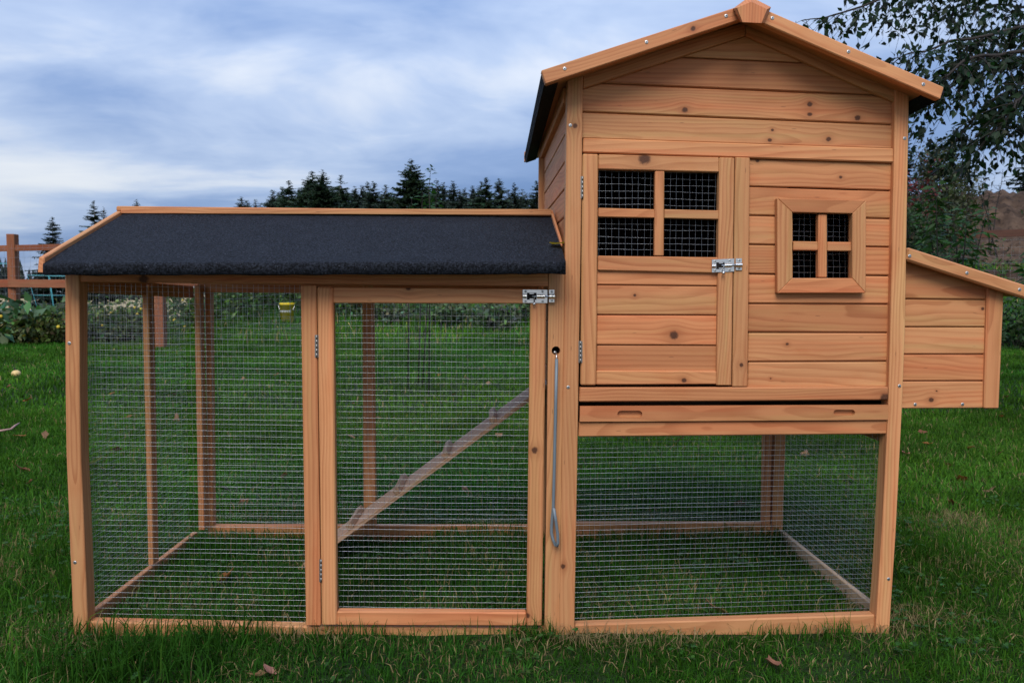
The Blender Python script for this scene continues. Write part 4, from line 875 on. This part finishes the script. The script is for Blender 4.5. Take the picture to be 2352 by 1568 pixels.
def sphere(c, r, n=12, k=8, squash=1.0):
    c = np.asarray(tuple(c)); V = [c+np.array([0, 0, r*squash])]; Fc = []
    for i in range(1, k):
        a = math.pi*i/k
        for j in range(n): b = 2*math.pi*j/n; V.append(c+np.array([r*math.sin(a)*math.cos(b), r*math.sin(a)*math.sin(b), r*squash*math.cos(a)]))
    V.append(c-np.array([0, 0, r*squash]))
    for j in range(n): Fc.append((0, 1+j, 1+(j+1) % n)); Fc.append((len(V)-1, 1+(k-2)*n+(j+1) % n, 1+(k-2)*n+j))
    for i in range(k-2):
        for j in range(n): Fc.append((1+i*n+j, 1+(i+1)*n+j, 1+(i+1)*n+(j+1) % n, 1+i*n+(j+1) % n))
    return V, Fc
M['tomato'] = simple('unripe_tomato', (.22, .28, .06), .4); M['yflower'] = simple('yellow_flower', (.62, .44, .04), .6); M['squash'] = simple('yellow_squash', (.55, .36, .05), .5)
M['bucket'] = simple('yellow_plastic', (.78, .56, .02), .4); M['white'] = simple('white_label', (.6, .6, .58), .5, 0, .25, 20)
def gp(px, dist): q = at(px, 682, dist); return q.x, q.y
for k, (px, dist, w_, h_, n, ls, col, lb, ex) in enumerate([
    (-150, 14.2, 1.5, .66, 1500, .13, (.04, .075, .024), 'large leafy squash plant at the outer end of the garden bed', None),
    (22, 12.0, 1.1, .56, 1200, .19, (.07, .125, .055), 'broad leaved squash plant with yellow fruit in front of the fence post', [(M['squash'], 3, .075), (M['yflower'], 5, .03)]),
    (85, 12.0, 1.1, .44, 1700, .09, (.10, .12, .035), 'yellow flowering garden plant at the foot of the garden fence', [(M['yflower'], 16, .028)]),
    (118, 13.4, .9, .52, 1800, .09, (.05, .095, .03), 'dark tomato plant growing through the turquoise wire cage', [(M['tomato'], 3, .035)]),
    (215, 13.2, 1.3, .62, 2200, .085, (.10, .14, .045), 'tangled tomato plant seen through the run just inside its outer post', [(M['tomato'], 3, .035)]),
    (272, 12.6, 1.2, .58, 2200, .085, (.085, .13, .04), 'tomato plant with pale green fruit seen through the end of the run', [(M['tomato'], 8, .038), (M['yflower'], 6, .02)]),
    (325, 12.9, .9, .56, 1400, .08, (.07, .10, .03), 'small flowering garden plant next to the middle fence post', [(M['yflower'], 8, .025)])]):
    bush(*gp(px, dist), w_, h_, n, ls, col, lb, seed=60+k, extra=ex)
for k, (px, dist, lb) in enumerate([(2330, 12.6, 'dark undergrowth bush at the outer end of the nest box'), (2460, 12.8, 'dark undergrowth bush farther out along the fence by the mound')]):
    bush(*gp(px, dist), 1.6, .75, 1500, .10, (.030, .058, .020), lb, 'undergrowth_bush', 'shrub', None, 70+k)
def cage(px, dist, r0_, r1_, H, label, tilt=(0, 0)):
    x, y = gp(px, dist); g0_ = gz(x, y); root = empty('tomato_cage', (x, y, g0_)); tag(root, label, 'tomato cage', 'turquoise tomato cages in the garden bed')
    def P(a, t): r = r0_+(r1_-r0_)*t; return Vector((x+r*math.cos(a)+tilt[0]*t, y+r*math.sin(a)+tilt[1]*t, g0_+H*t))
    for t in (.36, .68, .98): tube('ring', [P(a, t) for a in np.linspace(0, 2*math.pi, 21)], .0045, M['cage'], root, 5)
    for k in range(4): a = .5+k*math.pi/2; tube('leg', [P(a, 0), P(a, .5), P(a, 1.0)], .0045, M['cage'], root, 5)
cage(132, 13.1, .17, .32, 1.13, 'turquoise wire tomato cage leaning beside the corner post of the run', (-.14, 0)); cage(-12, 13.2, .16, .28, 1.35, 'tall turquoise tomato cage at the outer side of the brown fence post', (.06, 0)); cage(30, 13.4, .15, .27, .5, 'low turquoise tomato cage sunk among the squash leaves')
def bucket():
    q = at(659, 722, 14.0); x, y = q.x, q.y; g0_ = max(gz(x, y), .32); root = empty('bucket', (x, y, g0_)); tag(root, 'yellow plastic bucket with a pale label standing in the long grass', 'bucket')
    def lathe(prof, a0=0, a1=2*math.pi, n=24):
        V = []; Fc = []
        for r, z in prof:
            for j in range(n+1): a = a0+(a1-a0)*j/n; V.append((x+r*math.cos(a), y+r*math.sin(a), g0_+z))
        for i in range(len(prof)-1):
            for j in range(n): Fc.append((i*(n+1)+j, i*(n+1)+j+1, (i+1)*(n+1)+j+1, (i+1)*(n+1)+j))
        return V, Fc
    mesh_obj('body', *lathe([(.001, 0), (.115, 0), (.128, .30), (.140, .30), (.142, .345), (.132, .345), (.120, .02), (.001, .02)]), M['bucket'], root, smooth=True)
    mesh_obj('label_sheet', *lathe([(.119, .07), (.127, .21)], -2.6, -.7, 12), M['white'], root)
    tube('handle', [(x+.15*math.cos(a), y-.02-.13*math.sin(a)*.4, g0_+.31-.13*math.sin(a)) for a in np.linspace(0, math.pi, 13)], .004, M['steel'], root, 5)
bucket()
# weeds on the bank, pale leaved
wl = ['tuft of pale leaved weeds seen through the run door, {} from its hinge side']
wx = [(860, 14.6), (925, 14.2), (985, 13.9), (1045, 14.5), (1105, 14.0), (1160, 13.8), (1205, 14.3)]
for k, (px, dist) in enumerate(wx):
    bush(*gp(px, dist), .9, .42, 480, .11, (.10, .13, .07) if k % 2 else (.06, .10, .035), f'tuft of pale weeds behind the run door, {ORD[k] if k else "first"} from its hinges', 'weed_tuft', 'weeds', 'pale weeds on the bank', 80+k)
for k, (px, dist, lb) in enumerate([(470, 14.2, 'dark weedy bush on the bank between the two fence posts'), (560, 14.8, 'tall weedy bush on the bank beside the yellow bucket'), (705, 14.9, 'weedy bush on the bank behind the door post of the run'), (780, 14.6, 'green weedy bush on the bank near the farther fence post')]):
    bush(*gp(px, dist), 1.5, .75, 1500, .10, (.07, .125, .035), lb, 'weed_bush', 'weeds', 'weedy bushes on the bank', 95+k, extra=[(M['yflower'], 3, .02)])
# ------------------------------------------------------------------ fallen things on the lawn
def fallen(px, py, size, col, label=None, curl=.3, Z=None, yaw_=None, name='fallen_leaf', group='fallen leaves on the lawn', cat='leaf', lift=.030, pos=None, tilt=.35):
    rg = np.random.default_rng(int(px*7+py)); p = vec(pos) if pos is not None else vec(bz(px, py, lift))
    n, m_ = 7, 5; ya = rg.uniform(0, 6.28) if yaw_ is None else yaw_; V = []; sz = size
    lobes = 1+.40*np.sin(np.linspace(0, 9, n)+rg.uniform(0, 6))
    tx_, ty_ = rg.normal(0, tilt), rg.normal(0, tilt)
    for i in range(n):
        u = i/(n-1); wd = .30*math.sin(math.pi*min(1, u*.95+.04))**1.1*lobes[i]
        for j in range(m_):
            v = (j/(m_-1)-.5)*2; x, y = (u-.5), wd*v; z = curl*(v*v*.35*wd+.5*(u-.5)**2)+rg.normal(0, .02)+x*tx_+y*ty_
            V.append(p+sz*np.array([x*math.cos(ya)-y*math.sin(ya), x*math.sin(ya)+y*math.cos(ya), z]))
    T = []
    for i in range(n-1):
        for j in range(m_-1): a = i*m_+j; T += [(a, a+1, a+m_+1), (a, a+m_+1, a+m_)]
    c = np.clip(np.asarray(col)*(1+rg.normal(0, .18, (len(V), 1))), .01, 1)
    return tag(np_mesh(name, V, T, M['dryleaf'], None, p, c, smooth=True), label or 'small dry brown leaf lying in the grass', cat, group)
BR_, OR_, TAN, PAL = (.15, .058, .026), (.24, .09, .026), (.19, .10, .048), (.36, .34, .16)
spec = [(515, 1330, .085, OR_, 'large orange brown leaf on the grass inside the left end of the run'), (217, 1062, .075, PAL, 'pale yellow green leaf lying beyond the end mesh of the run'), (1775, 1524, .055, (.22, .10, .06), 'curled tan leaf lying in front of the house'),
        (1651, 1405, .08, TAN, 'crumpled tan leaf just behind the bottom rail of the house'), (1700, 1161, .07, BR_, 'brown leaf behind the house back rail, seen through the lower mesh'), (2081, 1042, .06, (.42, .16, .14), 'pinkish leaf beside the right corner post'),
        (2193, 1160, .09, BR_, 'long dark brown leaf on the lawn past the corner post'), (2207, 1103, .075, OR_, 'folded orange brown leaf on the lawn under the nest box'), (2180, 1071, .07, BR_, 'flat brown leaf on the lawn just below the nest box'),
        (2228, 1030, .07, OR_, 'orange leaf on the lawn between nest box and corner post'), (55, 1080, .085, BR_, 'brown leaf in the grass outside the left end of the run'), (68, 1108, .05, BR_, 'dark small leaf below the brown leaf outside the run'), (62, 920, .08, OR_, 'orange brown leaf on the far lawn outside the run'),
        (20, 888, .07, BR_, 'upright brown leaf on the far lawn near the windfall fruit'), (590, 1552, .045, TAN, 'tan leaf at the very front of the lawn below the run'), (622, 1545, .05, (.36, .17, .13), 'pinkish leaf scrap at the front of the lawn'), (533, 1128, .09, (.05, .045, .045), 'dark wet leaf on the lawn behind the run'),
        (2130, 1020, .06, OR_, 'yellowish brown leaf close under the nest box edge'), (2300, 958, .07, OR_, 'orange leaf under the outer corner of the nest box'), (2311, 912, .06, TAN, 'pale tan leaf beyond the nest box corner'), (2262, 928, .06, BR_, 'brown leaf right under the nest box bottom')]
for q in spec: fallen(q[0], q[1], q[2]*.85, q[3], q[4], curl=1.5)
rg = np.random.default_rng(77)
LV = [(1430, 1005), (1560, 1010), (800, 1005), (880, 960), (905, 1000), (960, 990), (1000, 1020), (1045, 905), (1090, 870), (1130, 880), (1150, 1000), (820, 925), (850, 985), (1010, 860), (560, 870), (610, 905), (640, 860), (600, 1010), (650, 1090), (395, 905), (420, 960), (300, 960), (275, 1030), (250, 900), (100, 1000), (40, 1000), (2330, 1090), (2300, 1050), (2260, 1130), (2120, 990), (2340, 985), (1930, 1100), (1850, 1040), (790, 1150), (830, 1140), (560, 1160), (1080, 1130), (1180, 1240)]
def zone(x): return 'on the lawn outside the end of the run' if x < 150 else 'seen through the fixed mesh of the run' if x < 700 else 'seen through the run door' if x < 1230 else 'seen through the mesh under the house' if x < 2040 else 'on the lawn past the nest box'
for zn in sorted({zone(q[0]) for q in LV}):
    for k, (px, py) in enumerate(sorted([q for q in LV if zone(q[0]) == zn], key=lambda q: -q[1])):
        fallen(px+rg.normal(0, 8), py+rg.normal(0, 2), rg.uniform(.045, .075), (BR_, OR_, TAN)[rg.integers(3)], f'small dry leaf {zn}, {ORD[k] if k else "lowest"} from the bottom')
rn_ = (e1-e0).cross(r1-e0); ry_ = ray(1281, 568); RP_ = CAMP+ry_*((e1-CAMP).dot(rn_)/ry_.dot(rn_))+Vector((0, -.004, .008))
yl_ = fallen(0, 0, .055, (.62, .42, .05), 'narrow yellow leaf lying on the run roof against the house', .5, pos=RP_, lift=0, yaw_=-1.1, group=None, tilt=.1, name='yellow_leaf')
# windfall fruit and twig
q = bz(37, 858, .03); V, Fc = sphere(q, .042, 14, 9, .85); fr = empty('windfall_fruit', (q.x, q.y, 0)); tag(fr, 'round pale yellow windfall fruit on the lawn outside the run', 'fruit')
mesh_obj('flesh', V, Fc, simple('pale_yellow_fruit', (.62, .43, .17), .5, 0, .2, 30), fr, smooth=True); tube('stalk', [q+Vector((-.006, 0, .03)), q+Vector((-.01, -.01, .052))], [.006, .008], M['twig'], fr, 6)
tag(tube('twig', [bz(-40, 985, .03), bz(0, 989, .035), bz(25, 985, .04), bz(35, 977, .05), bz(46, 970, .055)], [.006, .007, .006, .006, .002], simple('pinkish_bark', (.34, .20, .17), .8, 0, .4, 60), None, 6), 'crooked pinkish bare twig lying on the lawn', 'twig')
# ------------------------------------------------------------------ grass
def vnoise(x, y, seed, s):
    rg = np.random.default_rng(seed); t = rg.random((64, 64)); x = x*s; y = y*s; xi = np.floor(x).astype(int); yi = np.floor(y).astype(int); fx, fy = x-xi, y-yi; fx = fx*fx*(3-2*fx); fy = fy*fy*(3-2*fy)
    g_ = lambda a, b: t[a % 64, b % 64]
    return (g_(xi, yi)*(1-fx)+g_(xi+1, yi)*fx)*(1-fy)+(g_(xi, yi+1)*(1-fx)+g_(xi+1, yi+1)*fx)*fy
def blades(X, Y, L, Wd, C, lean=.55, Z=None, seg=True):
    n = len(X); rg = rng; az = rg.uniform(0, 2*np.pi, n); ba = rg.uniform(0, 2*np.pi, n); ln = np.abs(rg.normal(0, lean, n))
    Z = hgt(X, Y) if Z is None else Z
    b = np.stack([X, Y, Z-.004], 1); s = np.stack([np.cos(az), np.sin(az), 0*az], 1)*(Wd/2)[:, None]; h = np.stack([np.cos(ba), np.sin(ba), 0*ba], 1)
    m_ = b+(h*(ln*.33)[:, None]+np.array([0, 0, .58]))*L[:, None]; tp = b+(h*ln[:, None]+np.array([0, 0, 1.])*np.maximum(.25, 1-.42*ln)[:, None])*L[:, None]
    V = np.stack([b-s, b+s, m_-s*.75, m_+s*.75, tp], 1).reshape(-1, 3); k = (np.arange(n)*5)[:, None]
    T = np.concatenate([k+np.array([0, 1, 3]), k+np.array([0, 3, 2]), k+np.array([2, 3, 4])], 0)
    Cc = np.repeat(C[:, None, :], 5, 1); Cc[:, 4] *= 1.15; return V, T, Cc.reshape(-1, 3)
def region(n, d0, d1, dens_pow=0.0, marg=.75):
    d_ = np.sqrt(rng.uniform(d0**2, d1**2, n)); u = rng.uniform(-marg, marg, n); x = CAMP.x+u*d_+math.tan(yaw)*d_; y = CAMP.y+d_; return x, y
def gcol(x, y, dead=.07, bright=1.0):
    n = len(x); p1 = vnoise(x+9, y+9, 1, 1.7); p2 = vnoise(x+3, y+5, 2, 6.0); p3 = vnoise(x+7, y+2, 3, .6)
    base = np.array([.027, .088, .0085])[None]*(.38+.85*p1+.55*p2)[:, None]; base = base*np.stack([.75+.75*p3, .92+.16*p3, .8+.5*p2], 1)
    base *= (1+rng.normal(0, .22, (n, 1))); yel = rng.random(n) < .10; base[yel] *= np.array([1.5, 1.2, .9])
    d_ = rng.random(n) < dead*(.4+2.2*np.clip(p2-.45, 0, 1)+2.0*np.clip(p1-.55, 0, 1)); base[d_] = np.array([.26, .19, .09])*rng.uniform(.5, 1.2, (d_.sum(), 1)); return np.clip(base*bright, .004, 1)
def rail_ok(x, y):
    return ~(((y > -.004) & (y < .040) & (x > bp(149, 1400, 0).x) & (x < XR)) | ((y > .664) & (y < .702) & (x > SX-.03) & (x < XR)) | ((y > 0) & (y < .7) & (np.abs(x-SX+.005) < .014)))
def grass(name, parts, label):
    V, T, C_ = [], [], []; o = 0
    for v, t, c in parts: V.append(v); T.append(t+o); C_.append(c); o += len(v)
    V, T, C_ = np.concatenate(V), np.concatenate(T), np.concatenate(C_); tag(np_mesh(name, V, T, M['grass'], None, (0, 0, 0), C_), label, 'grass', kind='stuff'); print(name, len(T))
parts = []
x, y = region(125000, 1.42, 2.75); k = rail_ok(x, y); x, y = x[k], y[k]
tuft = vnoise(x, y, 8, 5.5); inside = (y > .03) & (y < .67) & (x > SX) & (x < XR)
L = (.018+.034*tuft**1.4)*rng.uniform(.5, 1.4, len(x)); L = np.where(inside, L*1.0, L)
edge = sst(-.10, -.02, y)*(y < .0)*(x > -1.05)*(x < .95); L *= 1-.62*edge*(1-.5*vnoise(x, y, 12, 9)); L = np.where(inside & (y > .45), L*(1+.9*sst(.45, .64, y)), L)
parts.append(blades(x, y, L, rng.uniform(.0016, .0034, len(x)), gcol(x, y, .15, 1.12), .85))
# longer clumps along the front rail and beyond the left corner
cx = rng.uniform(-1.02, .9, 130); wgt = vnoise(cx, cx*0, 14, 4); cx = cx[rng.random(130) < wgt**1.5*1.3]; cy = rng.uniform(-.05, -.006, len(cx))
xx = np.repeat(cx, 16)+rng.normal(0, .018, len(cx)*16); yy = np.minimum(np.repeat(cy, 16)+rng.normal(0, .012, len(cx)*16), -.004)
parts.append(blades(xx, yy, rng.uniform(.035, .080, len(xx))*np.repeat(rng.uniform(.55, 1.1, len(cx)), 16), rng.uniform(.0016, .003, len(xx)), gcol(xx, yy, .03, 1.1), .55))
xx = rng.uniform(-2.0, -.6, 2500); yy = np.where(xx > -1.06, rng.uniform(-.25, -.01, 2500), rng.uniform(-.25, .9, 2500)); kk = vnoise(xx, yy, 15, 4) > .5; xx, yy = xx[kk], yy[kk]
parts.append(blades(xx, yy, rng.uniform(.06, .12, len(xx)), rng.uniform(.0022, .004, len(xx)), gcol(xx, yy, .03), .75))
# dead thatch patches
def thatch(cx, cy, sx, sy, n):
    xx, yy = cx+rng.normal(0, sx, n), cy+rng.normal(0, sy, n); kk = rail_ok(xx, yy); xx, yy = xx[kk], yy[kk]; c = np.array([.30, .22, .11])*rng.uniform(.45, 1.15, (len(xx), 1)); return blades(xx, yy, rng.uniform(.025, .055, len(xx)), rng.uniform(.0014, .0026, len(xx)), c, 1.3)
for (px, py, sx, sy, n) in ((2110, 1440, .10, .035, 420), (1960, 1470, .09, .03, 250), (640, 1478, .11, .03, 330), (1340, 1490, .10, .03, 260), (165, 1475, .06, .05, 380), (110, 1520, .07, .03, 200), (2160, 1210, .08, .06, 260), (1500, 1500, .16, .03, 220), (1500, 1380, .15, .08, 240), (2260, 1330, .15, .08, 220)):
    q = bz(px, py, 0); parts.append(thatch(q.x, q.y, sx, sy, n))
x, y = region(135000, 2.7, 5.2); k = rail_ok(x, y); x, y = x[k], y[k]; parts.append(blades(x, y, rng.uniform(.025, .060, len(x)), rng.uniform(.003, .0055, len(x)), gcol(x, y, .05, 1.1), .85))
x, y = region(120000, 5.1, 12.6, marg=.72); parts.append(blades(x, y, rng.uniform(.03, .075, len(x)), rng.uniform(.006, .012, len(x)), gcol(x, y, .03, 1.15), .85))
grass('lawn_grass', parts, 'short green mown lawn grass with dry patches')
x, y = region(70000, 12.2, 20, marg=.70); u = (x-CAMP.x)/(y-CAMP.y); k = u > -.47; x, y = x[k], y[k]; t = vnoise(x, y, 20, 1.5)
parts = [blades(x, y, (.06+.22*t)*rng.uniform(.5, 1.3, len(x)), rng.uniform(.010, .020, len(x)), gcol(x, y, .08, 1.5), .6)]
grass('long_grass', parts, 'long unmown grass on the bank behind the lawn')

# clover and small broad leaved weeds in the front lawn
cxy = np.stack(region(260, 1.45, 2.9), 1); cxy = cxy[(vnoise(cxy[:, 0], cxy[:, 1], 31, 3.0) > .45) & rail_ok(cxy[:, 0], cxy[:, 1])]
pc = np.repeat(cxy, 9, 0)+rng.normal(0, .022, (len(cxy)*9, 2)); zc_ = hgt(pc[:, 0], pc[:, 1])+rng.uniform(.012, .036, len(pc)); az_ = rng.uniform(0, 6.28, len(pc))
ctr = np.repeat(np.stack([pc[:, 0], pc[:, 1], zc_], 1), 3, 0); az3 = np.repeat(az_, 3)+np.tile([0, 2.09, 4.19], len(pc)); dv = np.stack([np.cos(az3), np.sin(az3), rng.normal(.1, .2, len(az3))], 1)
V, T = leaves(ctr, dv, rng.uniform(.006, .012, len(ctr)), LEAF*np.array([1, 1.7, 1]), .25); tag(np_mesh('clover', V, T, M['leaf'], None, (0, 0, 0), tints(len(ctr), (.036, .095, .017), .25, 5)), 'small round clover leaves growing in the front lawn', 'clover', kind='stuff')

# weeds on the mound
rg = np.random.default_rng(91); mx, my = rg.uniform(6, 22, 9000), rg.uniform(14.2, 22, 9000); k = vnoise(mx, my, 33, .9)*vnoise(mx, my, 34, 2.5) > .36; mx, my = mx[k], my[k]; mz = mound(mx, my)+rg.uniform(.02, .28, len(mx))
V, T = leaves(np.stack([mx, my, mz], 1), rg.normal(0, 1, (len(mx), 3)), rg.uniform(.05, .13, len(mx)), LEAF, .8, rg); tag(np_mesh('mound_weeds', V, T, M['leaf'], None, (12, 18, 1), tints(len(mx), (.045, .065, .022), .4, 5, rg)), 'sparse weeds growing over the bare dirt mound', 'weeds', kind='stuff')
